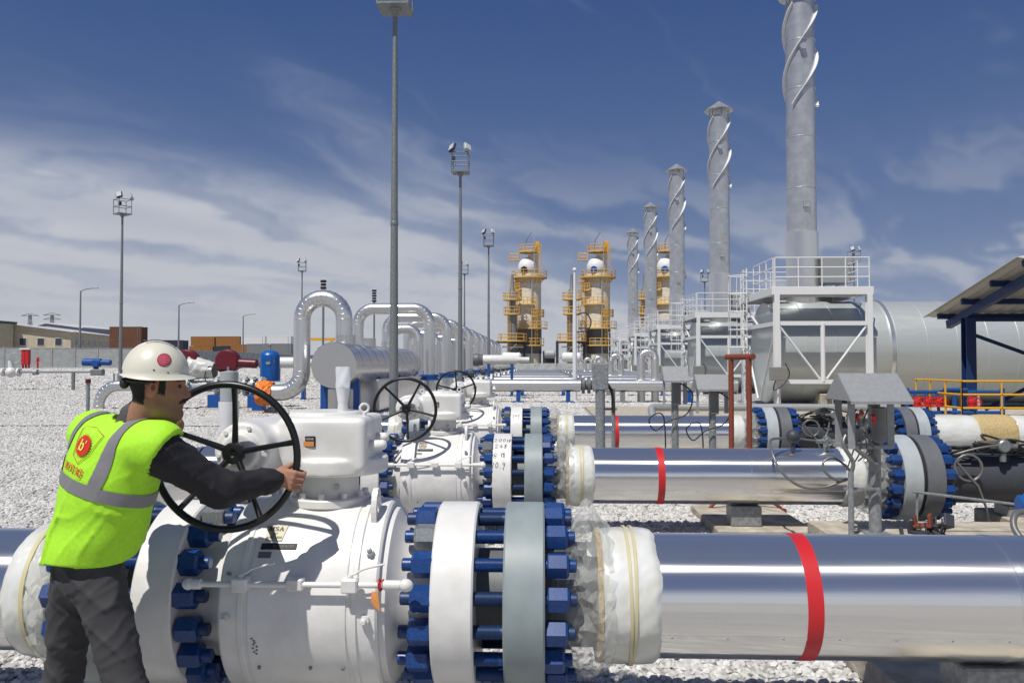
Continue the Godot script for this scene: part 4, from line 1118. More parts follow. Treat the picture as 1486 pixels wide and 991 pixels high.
		rails(pl, "guard_rail", M.white_steel, rp, 1.1, 3, 0.026)
		rails(pl, "guard_rail", M.white_steel, [Vector3(-0.08, 4.63, -4.0), Vector3(-0.08, 4.63, -5.0), Vector3(1.2, 4.63, -5.0), Vector3(2.4, 4.63, -5.0), Vector3(3.5, 4.63, -5.0)], 1.1, 3, 0.026)
		ladder(pl, M.white_steel, Vector3(-0.32, 0, -3.4), 5.7, Vector3(0, 0, 0.55), Vector3(-1, 0, 0), 2.4)
		# control box on a stand in front of the end plate
		pbox(pl, "control_box", M.box_grey, Vector3(-0.05, 1.35, 0.35), Vector3(0.62, 0.5, 0.25), 0.02)
		part(bars([[Vector3(-0.05, 0, 0.3), Vector3(-0.05, 1.15, 0.3)], [Vector3(0.05, 1.6, 0.3), Vector3(0.05, 3.0, 0.3)]], 0.03), "conduit", M.white_steel, pl)
		ptube(pl, "cable", M.cable, curve([Vector3(-0.15, 1.15, 0.36), Vector3(-0.25, 0.75, 0.42), Vector3(0.1, 0.95, 0.45), Vector3(0.35, 1.35, 0.4), Vector3(0.2, 1.75, 0.36)]), 0.025, 6)

# ------------------------------------------------------------------ cream regeneration towers far behind
func ring_deck(parent, y: float, r0: float, r1: float, a0 := 0.0, a1 := TAU):
	var n := 20; var b := MB.new()
	var inner := []; var outer := []; var low := []; var pts := []
	for k in n + 1:
		var a := lerpf(a0, a1, float(k) / n); var d := Vector3(cos(a), 0, sin(a))
		inner.append(d * r0 + Vector3(0, y, 0)); outer.append(d * r1 + Vector3(0, y, 0)); low.append(d * r1 + Vector3(0, y - 0.25, 0))
		if k % 2 == 0: pts.append(d * (r1 - 0.05) + Vector3(0, y, 0))
	b.grid([inner, outer], func(_p): return Vector3.UP); b.grid([outer, low], func(p): return Vector3(p.x, 0, p.z))
	part(b, "platform", M.ochre, parent)
	rails(parent, "guard_rail", M.ochre, pts, 1.15, 2, 0.055)
func build_towers():
	var lab := ["cream process tower with yellow platforms, leftmost of three", "cream process tower with yellow platforms, middle of three, blue manhole", "cream process tower with yellow platforms behind the grey stacks"]
	var src: Node3D
	for i in 3:
		if i == 2: copy(src, "process_tower", lab[2], Vector3(23.4, 1.3, -150)); continue
		var t := thing("process_tower", lab[i], "tower", Vector3([-2.15, 10.55][i], 1.3, -150), "cream process towers")
		src = t
		var b := MB.new()
		b.lathe([[0, 2.2], [16.4, 2.2], [16.6, 2.25], [16.9, 2.25], [17.0, 1.9]], Vector3.ZERO, Vector3.UP, 40); part(b, "shell", M.cream, t)
		b = MB.new(); b.lathe([[2.3, 2.2], [2.31, 2.28], [7.0, 2.28], [7.01, 2.2]], Vector3.ZERO, Vector3.UP, 40); part(b, "grey_skirt", M.grey_mid, t)
		b = MB.new(); b.ball(Vector3(-0.35, 18.2, 0), Vector3(1.75, 1.9, 1.75), 24, 14); part(b, "dome", M.plastic_white, t)
		b = MB.new(); b.lathe([[17, 1.1], [20.6, 1.0], [20.6, 0]], Vector3(0.7, 0, -0.6), Vector3.UP, 20); part(b, "head", M.cream, t)
		b = MB.new(); b.cyl(Vector3(-0.9, 17.6, 1.5), Vector3(-0.9, 17.6, 2.3), 0.62, 18, 0.05); part(b, "manhole", M.gasket if i == 0 else M.blue_tank, t)
		ring_deck(t, 16.4, 2.0, 3.3); ring_deck(t, 21.2, 0.4, 1.9); ring_deck(t, 7.0, 2.2, 3.4, 0.2, 3.4); ring_deck(t, 3.9, 2.2, 3.1, 0.5, 3.8)
		ring_deck(t, 11.4, 2.2, 3.1, 1.2, 3.6); ring_deck(t, 14.0, 2.2, 2.9, 2.2, 3.8); ring_deck(t, 9.2, 2.2, 2.9, 0.3, 1.4)
		rails(t, "guard_rail", M.ochre, [Vector3(-1.9, 19.6, 0.4), Vector3(-3.6, 19.6, 0.4), Vector3(-3.6, 19.6, -0.8), Vector3(-1.9, 19.6, -0.8)], 1.2, 2, 0.06)
		pbox(t, "side_deck", M.ochre, Vector3(-2.8, 19.55, -0.2), Vector3(2.0, 0.12, 1.4))
		for q in [[-2.75, 0.6, 0.0, 16.5], [1.3, 2.4, 3.0, 12.0], [2.0, 0.6, 16.5, 22.6]]:
			ladder(t, M.ochre, Vector3(q[0], q[2], q[1]), q[3] - q[2], Vector3(0.55, 0, 0), Vector3(0, 0, 1), 2.0)
		# stair frame up the left side
		b = MB.new()
		for k in 12:
			var y := 1.4 * k
			for s in [[-3.6, -0.6], [-2.3, -0.6], [-3.6, 0.9], [-2.3, 0.9]]: b.tube([Vector3(s[0], y, s[1]), Vector3(s[0], y + 1.4, s[1])], 0.05, 5)
			b.tube([Vector3(-3.6, y, 0.9), Vector3(-2.3, y, 0.9)], 0.05, 5); b.tube([Vector3(-3.6, y, -0.6), Vector3(-3.6, y, 0.9)], 0.05, 5)
			b.tube([Vector3(-3.6 if k % 2 else -2.3, y, 0.9), Vector3(-2.3 if k % 2 else -3.6, y + 1.4, 0.9)], 0.07, 5)
			b.box(Vector3(-2.95, y, 0.15), Vector3(1.2, 0.08, 1.4))
		part(b, "stair_frame", M.ochre, t)
		pbox(t, "yellow_hoist", M.yellow, Vector3(1.5, 21.8, 0.6), Vector3(0.8, 2.2, 0.8), 0.05)
		for q in [[0.5, 2.45, 1.0, 17.0, 0.10], [0.9, 1.2, 16.0, 24.2, 0.09]]:
			pcyl(t, "riser_pipe", M.clad_far, Vector3(q[0], q[2], q[1]), Vector3(q[0], q[3], q[1]), q[4], 10)
		ptube(t, "davit", M.mast, curve([Vector3(-0.6, 20.6, 0.6), Vector3(-0.55, 23.0, 0.6), Vector3(0.4, 24.6, 0.6)]), 0.09, 6)
		for k in 8:
			var a := 0.4 + k * 0.33
			part(bars([[Vector3(2.2 * cos(a), 15.2, 2.2 * sin(a)), Vector3(3.2 * cos(a), 16.3, 3.2 * sin(a))]], 0.1), "bracket", M.ochre, t)
		pbox(t, "equipment_skid", M.dark_box, Vector3(3.6, 1.4, 0.5), Vector3(2.2, 2.8, 2.0), 0.1)
		b = MB.new(); b.cyl(Vector3(2.8, 2.2, 1.4), Vector3(4.8, 2.2, 1.4), 0.8, 16, 0.2); part(b, "drum", M.grey_light, t)
	src = null
	for i in 3:
		var p := Vector3([-5.1, 5.5, 18.4][i], 1.3, -145)
		var l: String = ["slim dark column with ochre platforms left of the first cream tower", "slim dark column with ochre platforms left of the second cream tower", "slim dark column with ochre platforms left of the third cream tower"][i]
		if i: copy(src, "slim_column", l, p); continue
		var t := thing("slim_column", l, "tower", p, "slim columns beside the towers")
		src = t
		var b := MB.new(); b.lathe([[0, 0.8], [9.0, 0.8], [10.5, 0.6], [13.4, 0.6], [14.0, 0.3], [16.4, 0.2], [16.5, 0]], Vector3.ZERO, Vector3.UP, 20); part(b, "shell", M.mast, t)
		for q in [[4.6, 2.6], [9.4, 1.6], [12.0, 1.7]]: ring_deck(t, q[0], 0.7, q[1])
		ladder(t, M.ochre, Vector3(-0.6, 0, 0.8), 13, Vector3(0.5, 0, 0), Vector3(0, 0, 1), 2.0)
		for s in [-2.6, 2.2]: pbox(t, "steel_post", M.dark_box, Vector3(s, 2.2, 0.6), Vector3(0.5, 4.4, 0.5))
		pbox(t, "steel_beam", M.dark_box, Vector3(-0.2, 4.3, 0.6), Vector3(5.2, 0.4, 0.4))
		b = MB.new(); b.cyl(Vector3(-1.8, 1.6, 1.2), Vector3(1.6, 1.6, 1.2), 0.9, 18, 0.3); part(b, "drum", M.plastic_white, t)
		part(bars([[Vector3(-2.4, 1.2, 1.0), Vector3(0.8, 4.0, 1.0)], [Vector3(-2.0, 3.4, 1.0), Vector3(2.0, 3.4, 1.0)]], 0.14), "pipework", M.clad_far, t)

# ------------------------------------------------------------------ blue canopy, yellow rail, blue manifold
func build_canopy():
	var t := thing("steel_canopy", "navy steel canopy with corrugated metal roof at right edge", "canopy", Vector3(12.0, 0, -20.5))
	var slope := Vector2(4.9, 1.19).normalized(); var ang := atan2(1.19, 4.9)
	for side in [-1.0, 1.0]:   # far slope, near slope; ridge at z = 0, y = 4.36
		var poly := []
		var bot := []
		for k in 61:
			var x := -0.2 + k * 0.18
			var y := 0.035 if k % 2 else 0.0
			poly.append(Vector2(x, y + 0.012)); bot.push_front(Vector2(x, y))
		poly.append_array(bot)
		var bs := Basis(Vector3.RIGHT, ang * side * -1.0) if side > 0 else Basis(Vector3.RIGHT, ang)
		# local z of the prism runs down the slope
		var b := MB.new()
		var dz := Vector3(0, -sin(ang), side * cos(ang)); var dy := Vector3(0, cos(ang), side * sin(ang))
		b.prism(poly, 0.0, 5.15, Transform3D(Basis(Vector3.RIGHT, dy, dz), Vector3(0, 4.36, 0.01 * side)))
		part(b, "roof_sheet", M.deck_sheet, t)
		for q in [0.22, 1.75, 3.3, 4.75]:
			b = MB.new(); b.box(Vector3(5.2, 4.36, 0) + dz * q - dy * 0.085, Vector3(10.3, 0.15, 0.09), 0.0, Basis(Vector3.RIGHT, dy, Vector3.RIGHT.cross(dy))); part(b, "purlin", M.navy, t)
		for x in [0.45, 5.2, 9.9]:
			b = MB.new(); b.box(Vector3(x, 4.36, 0) + dz * 2.45 - dy * 0.285, Vector3(0.16, 0.24, 5.0), 0.0, Basis(Vector3.RIGHT, dy, Vector3.RIGHT.cross(dy))); part(b, "rafter", M.navy, t)
			b = MB.new(); b.box(Vector3(x, 1.53, side * 3.6), Vector3(0.025, 3.06, 0.28)); b.box(Vector3(x, 1.53, side * 3.6 + 0.14), Vector3(0.28, 3.06, 0.03)); b.box(Vector3(x, 1.53, side * 3.6 - 0.14), Vector3(0.28, 3.06, 0.03)); b.box(Vector3(x, 0.03, side * 3.6), Vector3(0.45, 0.06, 0.45)); part(b, "column", M.navy, t)
		b = MB.new(); b.box(Vector3(5.2, 3.0, side * 3.6), Vector3(9.4, 0.1, 0.1)); part(b, "tie_beam", M.navy, t)
		part(bars([[Vector3(0.5, 2.6, side * 3.6), Vector3(5.1, 0.9, side * 3.6)], [Vector3(5.1, 2.6, side * 3.6), Vector3(0.9, 0.4, side * 3.6)]], 0.055, 8), "wind_brace", M.navy, t)
	# railing
	var r := thing("yellow_railing", "yellow pipe railing under the navy canopy", "railing", Vector3(10.2, 0, -20.1))
	var pts := []
	for k in 7: pts.append(Vector3(k * 0.95, 0, 0))
	rails(r, "guard_rail", M.yellow, pts, 1.3, 4, 0.026)
	var pts2 := []
	for k in 4: pts2.append(Vector3(0, 0, -k * 0.8))
	rails(r, "guard_rail", M.yellow, pts2, 1.3, 4, 0.026)
	# manifold
	var m := thing("valve_manifold", "blue pipe manifold with red hand valves beside yellow railing", "manifold", Vector3(9.4, 0, -21.3))
	part(bars([[Vector3(0, 1.0, 0), Vector3(2.4, 1.0, 0)], [Vector3(0, 0.48, 0.1), Vector3(2.4, 0.48, 0.1)], [Vector3(0.9, 1.06, 0.1), Vector3(1.5, 1.06, 0.1)]], 0.045, 10), "header", M.blue, m)
	for x in [0.0, 1.2, 2.4]: part(bars([[Vector3(x, 0, 0.05), Vector3(x, 1.1, 0.05)]], 0.06, 8), "post", M.blue, m)
	for x in [0.22, 0.5, 0.78, 1.6]:
		part(bars([[Vector3(x, 0.45, 0.1), Vector3(x, 1.0, 0.0)]], 0.04, 8), "branch", M.blue, m)
		var v := Node3D.new(); v.name = numbered(m, "hand_valve"); m.add_child(v); v.position = Vector3(x, 0.75, 0.1)
		var b := MB.new(); b.ball(Vector3.ZERO, Vector3(0.11, 0.13, 0.1)); b.cyl(Vector3(0, -0.13, 0), Vector3(0, 0.13, 0), 0.09, 12); part(b, "valve_body", M.red, v)
		b = MB.new(); b.ring(Vector3(0, 0, 0.26), Vector3(0, 0, 1), 0.11, 0.018, 18, 6); b.cyl(Vector3(0, 0, 0.05), Vector3(0, 0, 0.27), 0.025, 8); b.tube([Vector3(-0.11, 0, 0.26), Vector3(0.11, 0, 0.26)], 0.012, 5); b.tube([Vector3(0, -0.11, 0.26), Vector3(0, 0.11, 0.26)], 0.012, 5); part(b, "wheel", M.red, v)

# ------------------------------------------------------------------ pipe loops, tank
func clad_loop(parent, pts: Array, r: float, rad: float):
	var line := bend(pts, rad, 7)
	var b := MB.new(); b.tube(line, r, 32, false); part(b, "cladding", M.clad_far, parent)
	b = MB.new()
	for i in range(1, line.size() - 1):
		b.ring(line[i], (line[i + 1] - line[i - 1]), r + 0.001, 0.010, 28, 5)
	part(b, "seam_bands", M.clad_far, parent)
func build_loops():
	var t := thing("pipe_loop", "nearest silver inverted-U pipe loop rising from orange wrap into the tank", "pipe", Vector3(-8.2, 0, -27.6))
	clad_loop(t, [Vector3(-1.15, 0.74, 0), Vector3(0, 0.74, 0), Vector3(0, 3.97, 0), Vector3(1.46, 3.97, 0), Vector3(1.46, 2.36, 0)], 0.285, 0.72)
	var tank := thing("filter_vessel", "dull silver horizontal tank with flat round end beside the pipe loops", "tank", Vector3(-6.68, 0, -26))
	var b := MB.new()
	var prof := [[0.0, 0.0], [0.0, 0.73], [0.03, 0.75]]
	for k in 10: prof.append_array([[1.3 * k + 0.88, 0.75], [1.3 * k + 0.9, 0.762], [1.3 * k + 0.92, 0.75]])
	prof.append_array([[14.0, 0.75], [14.2, 0.5], [14.25, 0]])
	b.lathe(prof, Vector3(0, 1.68, 0), Vector3(0, 0, -1), 64); part(b, "shell", M.tank, tank)
	for z in [-0.9, -4.5, -9.0, -13.0]:
		for x in [-0.55, 0.55]:
			b = MB.new(); b.box(Vector3(x, 0.6, z), Vector3(0.2, 1.2, 0.2)); b.box(Vector3(x, 0.05, z), Vector3(0.5, 0.12, 0.5)); part(b, "leg", M.blue, tank)
		b = MB.new(); b.box(Vector3(0, 0.95, z), Vector3(1.2, 0.14, 0.16)); part(b, "saddle_beam", M.blue, tank)
	for z in [-1.6, -5.0, -9.5]: pcyl(tank, "nozzle", M.tank, Vector3(0, 2.3, z), Vector3(0, 2.7, z), 0.33, 28)
	b = MB.new(); b.box(Vector3(0.1, 0.62, -7.0), Vector3(1.9, 1.1, 9.5), 0.03); part(b, "skirt", M.tank, tank)
	var ord := ["first", "second", "third", "fourth", "fifth", "sixth", "seventh", "eighth", "ninth", "tenth"]
	var src: Node3D
	for k in 10:
		var z := -41.0 - 7.65 * k
		var l: String = "wide silver pipe loop, %s in the receding row behind the tank" % ord[k]
		if k: copy(src, "pipe_loop", l, Vector3(-9.3, 0, z)); continue
		src = thing("pipe_loop", l, "pipe", Vector3(-9.3, 0, z), "row of wide pipe loops")
		clad_loop(src, [Vector3(0, -0.1, 0), Vector3(0, 4.52, 0), Vector3(3.65, 4.52, 0), Vector3(3.65, -0.1, 0)], 0.285, 0.8)
		clad_loop(src, [Vector3(1.2, -0.1, -2.6), Vector3(1.2, 3.6, -2.6), Vector3(2.7, 3.6, -2.6), Vector3(2.7, -0.1, -2.6)], 0.25, 0.6)
		for x in [0.0, 3.65]:
			b = MB.new(); b.lathe([[0.9, 0.3], [0.9, 0.48], [1.02, 0.48], [1.02, 0.4], [1.06, 0.4], [1.06, 0.48], [1.18, 0.48], [1.18, 0.3]], Vector3(x, 0, 0), Vector3.UP, 28); part(b, "flange", M.blue, src)
	# tall dark vent heads
	for q in [[-9.2, -34.0, 4.6, "black finned vent head on a pole above the nearest pipe loop"], [-9.1, -44.0, 5.1, "dark vent head on a pole above the wide pipe loop"]]:
		var v := thing("vent_post", q[3], "vent", Vector3(q[0], 0, q[1]), "vent posts")
		pcyl(v, "pole", M.mast, Vector3.ZERO, Vector3(0, q[2], 0), 0.05, 8)
		b = MB.new()
		for k in 5: b.cyl(Vector3(0, q[2] + 0.14 * k, 0), Vector3(0, q[2] + 0.14 * k + 0.1, 0), 0.13 - 0.012 * (k % 2), 12, 0.015)
		part(b, "vent_head", M.rubber, v)
	var yg := thing("yellow_gantry", "small yellow hoist gantry beside the nearest pipe loop", "gantry", Vector3(-16.5, 0.3, -60))
	for x in [-0.9, 0.9]: pbox(yg, "post", M.yellow, Vector3(x, 1.6, 0), Vector3(0.14, 3.2, 0.14))
	pbox(yg, "beam", M.yellow, Vector3(0, 3.25, 0), Vector3(2.3, 0.2, 0.16)); pbox(yg, "hoist", M.red, Vector3(0.2, 2.4, 0), Vector3(0.6, 0.5, 0.4), 0.05)

func build_mid_pipes():
	var ord := ["nearest", "second", "third", "fourth", "fifth", "sixth", "seventh", "eighth"]
	var src: Node3D
	AX = 0.77
	for k in 8:
		var l: String = "%s of the thin-looking silver pipes lying across the middle of the yard" % ord[k]
		var p := Vector3(0, 0, -36.0 - 7.65 * k)
		if k: copy(src, "cross_pipe", l, p); continue
		src = thing("cross_pipe", l, "pipe", p, "silver pipes across the yard")
		cladding(src, "cladding", -2.5, 1.75, 0.28, 1.9, 0, M.clad_far); cladding(src, "cladding", 2.3, 8.6, 0.28, 1.9, 0, M.clad_far)
		for x in [1.8, 2.05]:
			flange(src, "flange", M.grey_mid, x, x + 0.13, 0.36)
		pcyl(src, "pipe_end", M.grey_mid, Vector3(1.7, AX, 0), Vector3(2.4, AX, 0), 0.2, 20)
		var b := MB.new(); b.lathe([[-3.6, 0.2], [-3.6, 0.36], [-3.48, 0.36], [-3.48, 0.3], [-3.3, 0.36], [-2.9, 0.36], [-2.72, 0.3], [-2.72, 0.38], [-2.6, 0.38], [-2.6, 0.2]], Vector3(0, AX, 0), Vector3.RIGHT, 28); part(b, "valve_body", M.white, src)
		for x in [-3.54, -2.66]:
			b = MB.new()
			for j in 12: b.cyl(Vector3(x - 0.16, AX + 0.33 * sin(TAU * j / 12), 0.33 * cos(TAU * j / 12)), Vector3(x + 0.16, AX + 0.33 * sin(TAU * j / 12), 0.33 * cos(TAU * j / 12)), 0.04, 6)
			part(b, "bolt_ring", M.bolt, src)
		b = MB.new(); b.box(Vector3(-3.1, 1.22, 0), Vector3(0.3, 0.3, 0.3), 0.04); b.ring(Vector3(-3.1, 1.25, 0.4), Vector3(0, 0, 1), 0.24, 0.018, 24, 6); b.cyl(Vector3(-3.1, 1.25, 0.1), Vector3(-3.1, 1.25, 0.42), 0.025, 8); part(b, "gear_operator", M.slate, src)
		for x in [-1.0, 1.2, 3.6, 6.5]:
			b = MB.new(); b.box(Vector3(x, 0.24, 0), Vector3(0.18, 0.5, 0.4)); b.box(Vector3(x, 0.03, 0), Vector3(0.5, 0.08, 0.6)); part(b, "support", M.blue if x != 3.6 else M.galv, src)
	AX = 0.62
	for k in 4:
		var l: String = "slim silver U-shaped pipe loop, %s in front of the heaters" % ord[k]
		var p := Vector3(4.45, 0, -36.7 - 15.3 * k)
		var t := thing("riser_loop", l, "pipe", p, "riser loops by the heaters")
		clad_loop(t, [Vector3(0, -0.05, 0.35), Vector3(0, 2.22, 0.35), Vector3(0.62, 2.22, 0.35), Vector3(0.62, -0.05, 0.35)], 0.18, 0.28)
	# white end-capped launch barrels
	for k in 2:
		var t := thing("launch_barrel", ["white horizontal launcher barrel in the middle, right of the loops", "white horizontal barrel behind the blue vessel"][k], "barrel", [Vector3(-3.0, 0, -42), Vector3(-12.4, 0, -37)][k], "white launch barrels")
		var b := MB.new(); b.lathe([[0, 0], [0, 0.25], [1.65, 0.25], [1.9, 0.14], [2.4, 0.14], [2.4, 0]], Vector3(0, 1.93 if k == 0 else 1.78, 0), Vector3.RIGHT, 28); part(b, "barrel", M.white, t)
		b = MB.new(); b.lathe([[-0.5, 0.2], [-0.5, 0.3], [-0.4, 0.34], [-0.25, 0.34], [-0.2, 0.3], [0.0, 0.28]], Vector3(0, 1.93 if k == 0 else 1.78, 0), Vector3.RIGHT, 28); part(b, "closure", M.grey_mid, t)
		for x in [0.3, 1.5]: pbox(t, "stand", M.blue, Vector3(x, 0.84, 0), Vector3(0.14, 1.7, 0.3))
	var vm := thing("vent_mast", "thin white vent mast between the cream towers", "mast", Vector3(1.58, 0, -38))
	b_mast(vm)
	# side-lying small lines on the pavement
	var sp := thing("drain_pipe", "thin grey drain pipe with elbow lying on the concrete paving", "pipe", Vector3(3.4, 0.07, -24.0))
	ptube(sp, "pipe_run", M.steel, bend([Vector3(-0.2, 0.1, 0.6), Vector3(-0.2, 0.38, 0.2), Vector3(0.4, 0.38, 0), Vector3(7.0, 0.38, 0)], 0.16, 5), 0.11, 14)
	for x in [1.0, 3.0, 5.0]: pbox(sp, "support", M.galv, Vector3(x, 0.14, 0), Vector3(0.08, 0.28, 0.2))
func b_mast(t: Node3D):
	var b := MB.new(); b.tube([Vector3.ZERO, Vector3(0, 3.6, 0), Vector3(0, 6.1, 0)], [0.11, 0.10, 0.05], 12); part(b, "pole", M.plastic_white, t)
	b = MB.new(); b.ball(Vector3(0, 6.12, 0), Vector3(0.1, 0.1, 0.1)); part(b, "cap", M.plastic_white, t)
	ptube(t, "hose", M.cable, curve([Vector3(0.1, 4.0, 0), Vector3(0.5, 4.1, 0.1), Vector3(0.75, 3.7, 0.1), Vector3(0.6, 3.3, 0), Vector3(0.1, 3.2, 0)]), 0.03, 6)

# ------------------------------------------------------------------ valve train at left
func build_left_train():
	var t := thing("valve_train", "silver pipe with flanged valves on blue pedestals at left of the loops", "pipe", Vector3(-12, 0, -30))
	clad_loop(t, [Vector3(-4.6, -0.1, 0), Vector3(-4.6, 0.9, 0), Vector3(-1.9, 0.9, 0)], 0.2, 0.75)
	part(bars([[Vector3(-2.0, 0.9, 0), Vector3(2.9, 0.86, 0)]], 0.2, 24), "pipe", M.grey_light, t)
	for x in [-1.55, -1.2, -0.1, 0.95, 1.25, 1.55]:
		var b := MB.new(); b.lathe([[0, 0.15], [0, 0.36], [0.1, 0.36], [0.1, 0.15]], Vector3(x, 0.88, 0), Vector3.RIGHT, 28)
		for j in 12: b.cyl(Vector3(x - 0.06, 0.88 + 0.31 * sin(TAU * j / 12), 0.31 * cos(TAU * j / 12)), Vector3(x + 0.16, 0.88 + 0.31 * sin(TAU * j / 12), 0.31 * cos(TAU * j / 12)), 0.03, 6)
		part(b, "flange", M.grey_light if x != 1.25 else M.steel, t)
	var vb := MB.new(); vb.ball(Vector3(0.45, 0.9, 0), Vector3(0.42, 0.4, 0.4), 20, 12); vb.cyl(Vector3(0.45, 1.2, 0), Vector3(0.45, 1.5, 0), 0.16, 16); part(vb, "valve_body", M.white, t)
	for x in [-0.1, 1.4]:
		pbox(t, "pedestal", M.blue, Vector3(x, 0.3, 0), Vector3(0.55, 0.56, 0.5), 0.02); pbox(t, "footing", M.concrete, Vector3(x, 0.03, 0), Vector3(0.95, 0.12, 0.9), 0.02)
	for q in [[0.3, 1.0, "maroon valve actuator with round housing left of the blue vessel"], [-1.25, 0.55, "maroon valve actuator partly wrapped in plastic beside the hard hat"]]:
		var a := thing("valve_actuator", q[2], "actuator", Vector3(-12 + q[0], 1.42, -30), "maroon actuators")
		var b := MB.new(); b.cyl(Vector3(0, 0.38, -0.2), Vector3(0, 0.38, 0.2), 0.46, 28, 0.06); b.box(Vector3(0, 0.05, 0), Vector3(0.5, 0.12, 0.4), 0.03); part(b, "housing", M.maroon, a)
		pcyl(a, "cylinder", M.maroon, Vector3(0.3, 0.34, 0), Vector3(1.0 * q[1] + 0.1, 0.30, 0), 0.17, 18, 0.03)
		pcyl(a, "spindle", M.galv, Vector3(0.1, -0.06, 0.22), Vector3(0.1, 0.2, 0.22), 0.05, 10)
		ptube(a, "cable", M.cable, curve([Vector3(-0.2, 0.1, 0.25), Vector3(-0.6, 0.2, 0.3), Vector3(-0.75, -0.2, 0.3), Vector3(-0.6, -0.5, 0.28)]), 0.02, 6)
		if q[1] < 0.9:
			var rows := []
			for i in 10:
				var r := []
				for j in 30:
					var an := TAU * j / 30; var f := i / 9.0
					var rad := (0.42 - 0.12 * f) * (1.0 + 0.3 * ns.get_noise_3d(f * 3, cos(an) * 2, sin(an) * 2))
					r.append(Vector3(0.15 + 0.9 * f, 0.18 - 0.12 * f + rad * sin(an), rad * cos(an)))
				rows.append(r)
			b = MB.new(); b.grid(rows, func(p): return Vector3(0, p.y - 0.15, p.z), true); part(b, "plastic_wrap", M.wrap, a)
	var bv := thing("blue_vessel", "upright bright blue pressure vessel with domed top", "vessel", Vector3(-10.45, 0, -31))
	var b := MB.new(); b.lathe([[0.92, 0.0], [0.95, 0.2], [1.02, 0.34], [1.1, 0.37], [2.05, 0.37], [2.14, 0.33], [2.22, 0.2], [2.25, 0]], Vector3.ZERO, Vector3.UP, 36); part(b, "shell", M.blue_tank, bv)
	for k in 3:
		var a := TAU * k / 3 + 0.5
		pbox(bv, "leg", M.blue_tank, Vector3(0.28 * cos(a), 0.5, 0.28 * sin(a)), Vector3(0.09, 1.05, 0.09))
	b = MB.new(); b.cyl(Vector3(0, 2.24, 0), Vector3(0, 2.42, 0), 0.04, 8); b.ball(Vector3(0, 2.44, 0), V * 0.06); part(b, "relief_valve", M.galv, bv)
	pbox(bv, "name_plate", M.plate, Vector3(0.05, 1.75, 0.375), Vector3(0.16, 0.1, 0.01))
	var ow := thing("orange_wrap", "crumpled orange plastic wrap round the pipe joint", "wrapping", Vector3(-9.48, 0.74, -27.6))
	var rows := []
	for i in 16:
		var r := []
		for j in 48:
			var an := TAU * j / 48; var f := i / 15.0
			var q := Vector3(f * 4, cos(an) * 2.2, sin(an) * 2.2)
			var rad := 0.30 + 0.07 * sin(PI * f) + 0.16 * absf(ns.get_noise_3d(q.x, q.y, q.z)) + 0.05 * ns.get_noise_3d(q.x * 4, q.y * 4, q.z * 4)
			if sin(an) < -0.5: rad += 0.12 * absf(ns.get_noise_2d(an * 6, f * 5))
			r.append(Vector3(-0.25 + 0.55 * f, rad * sin(an), rad * cos(an)))
		rows.append(r)
	b = MB.new(); b.grid(rows, func(p): return Vector3(0, p.y, p.z), true); part(b, "crumpled_sheet", M.orange, ow)
	var jp := thing("joint_spool", "short grey flanged spool between the valve train and orange wrap", "pipe", Vector3(-10.3, 0, -28.6))
	ptube(jp, "pipe", M.grey_light, [Vector3(0.1, 0.86, -1.4), Vector3(0.2, 0.82, -0.6), Vector3(0.7, 0.74, 0.95)], 0.2, 20); pbox(jp, "pedestal", M.blue, Vector3(0.35, 0.3, 0.2), Vector3(0.4, 0.6, 0.4), 0.02); pbox(jp, "footing", M.concrete, Vector3(0.35, 0.03, 0.2), Vector3(0.7, 0.1, 0.7))
	# thin line with the blue actuator
	var g := 0.2
	var l := thing("small_bore_line", "thin steel line on short posts with white valve at far left", "pipe", Vector3(-30, g, -45))
	part(bars([[Vector3(-9, 1.05, 0), Vector3(4.6, 1.07, 0)]], 0.06, 12), "pipe", M.galv, l)
	part(bars([[Vector3(3.0, 1.28, -6.0), Vector3(11.0, 1.28, -6.0)]], 0.06, 10), "far_pipe", M.galv, l)
	for x in [3.6, 6.0, -5.0]: pbox(l, "post", M.mast, Vector3(x, 0.5, 0), Vector3(0.14, 1.05, 0.14))
	b = MB.new(); b.ball(Vector3(0, 1.05, 0), V * 0.3, 16, 10); b.cyl(Vector3(0, 1.2, 0), Vector3(0, 1.7, 0), 0.16, 14); b.cyl(Vector3(-0.5, 1.05, 0), Vector3(-0.4, 1.05, 0), 0.24, 16); b.cyl(Vector3(0.4, 1.05, 0), Vector3(0.5, 1.05, 0), 0.24, 16); part(b, "white_valve", M.white, l)
	b = MB.new(); b.ring(Vector3(0.3, 1.85, 0.1), Vector3(0.4, 0, 1), 0.28, 0.03, 24, 6); part(b, "handwheel", M.grey_light, l)
	b = MB.new(); b.cyl(Vector3(1.3, 1.05, 0), Vector3(1.55, 1.05, 0), 0.17, 14); part(b, "union", M.steel, l)
	b = MB.new(); b.box(Vector3(5.0, 1.05, 0), Vector3(0.7, 0.36, 0.36), 0.05); part(b, "steel_valve", M.mast, l)
	var ba := thing("blue_actuator", "blue horizontal valve actuator above the thin line", "actuator", Vector3(-25.1, g + 1.25, -45))
	pcyl(ba, "stem", M.navy, Vector3(0, -0.02, 0), Vector3(0, 0.2, 0), 0.14, 10); pcyl(ba, "cylinder", M.blue, Vector3(-0.75, 0.36, 0), Vector3(0.3, 0.36, 0), 0.21, 20, 0.03); pcyl(ba, "spring_can", M.blue, Vector3(0.3, 0.34, 0), Vector3(0.85, 0.34, 0), 0.16, 18, 0.02); pbox(ba, "yoke", M.blue, Vector3(0.05, 0.3, 0.05), Vector3(0.35, 0.4, 0.35), 0.03)
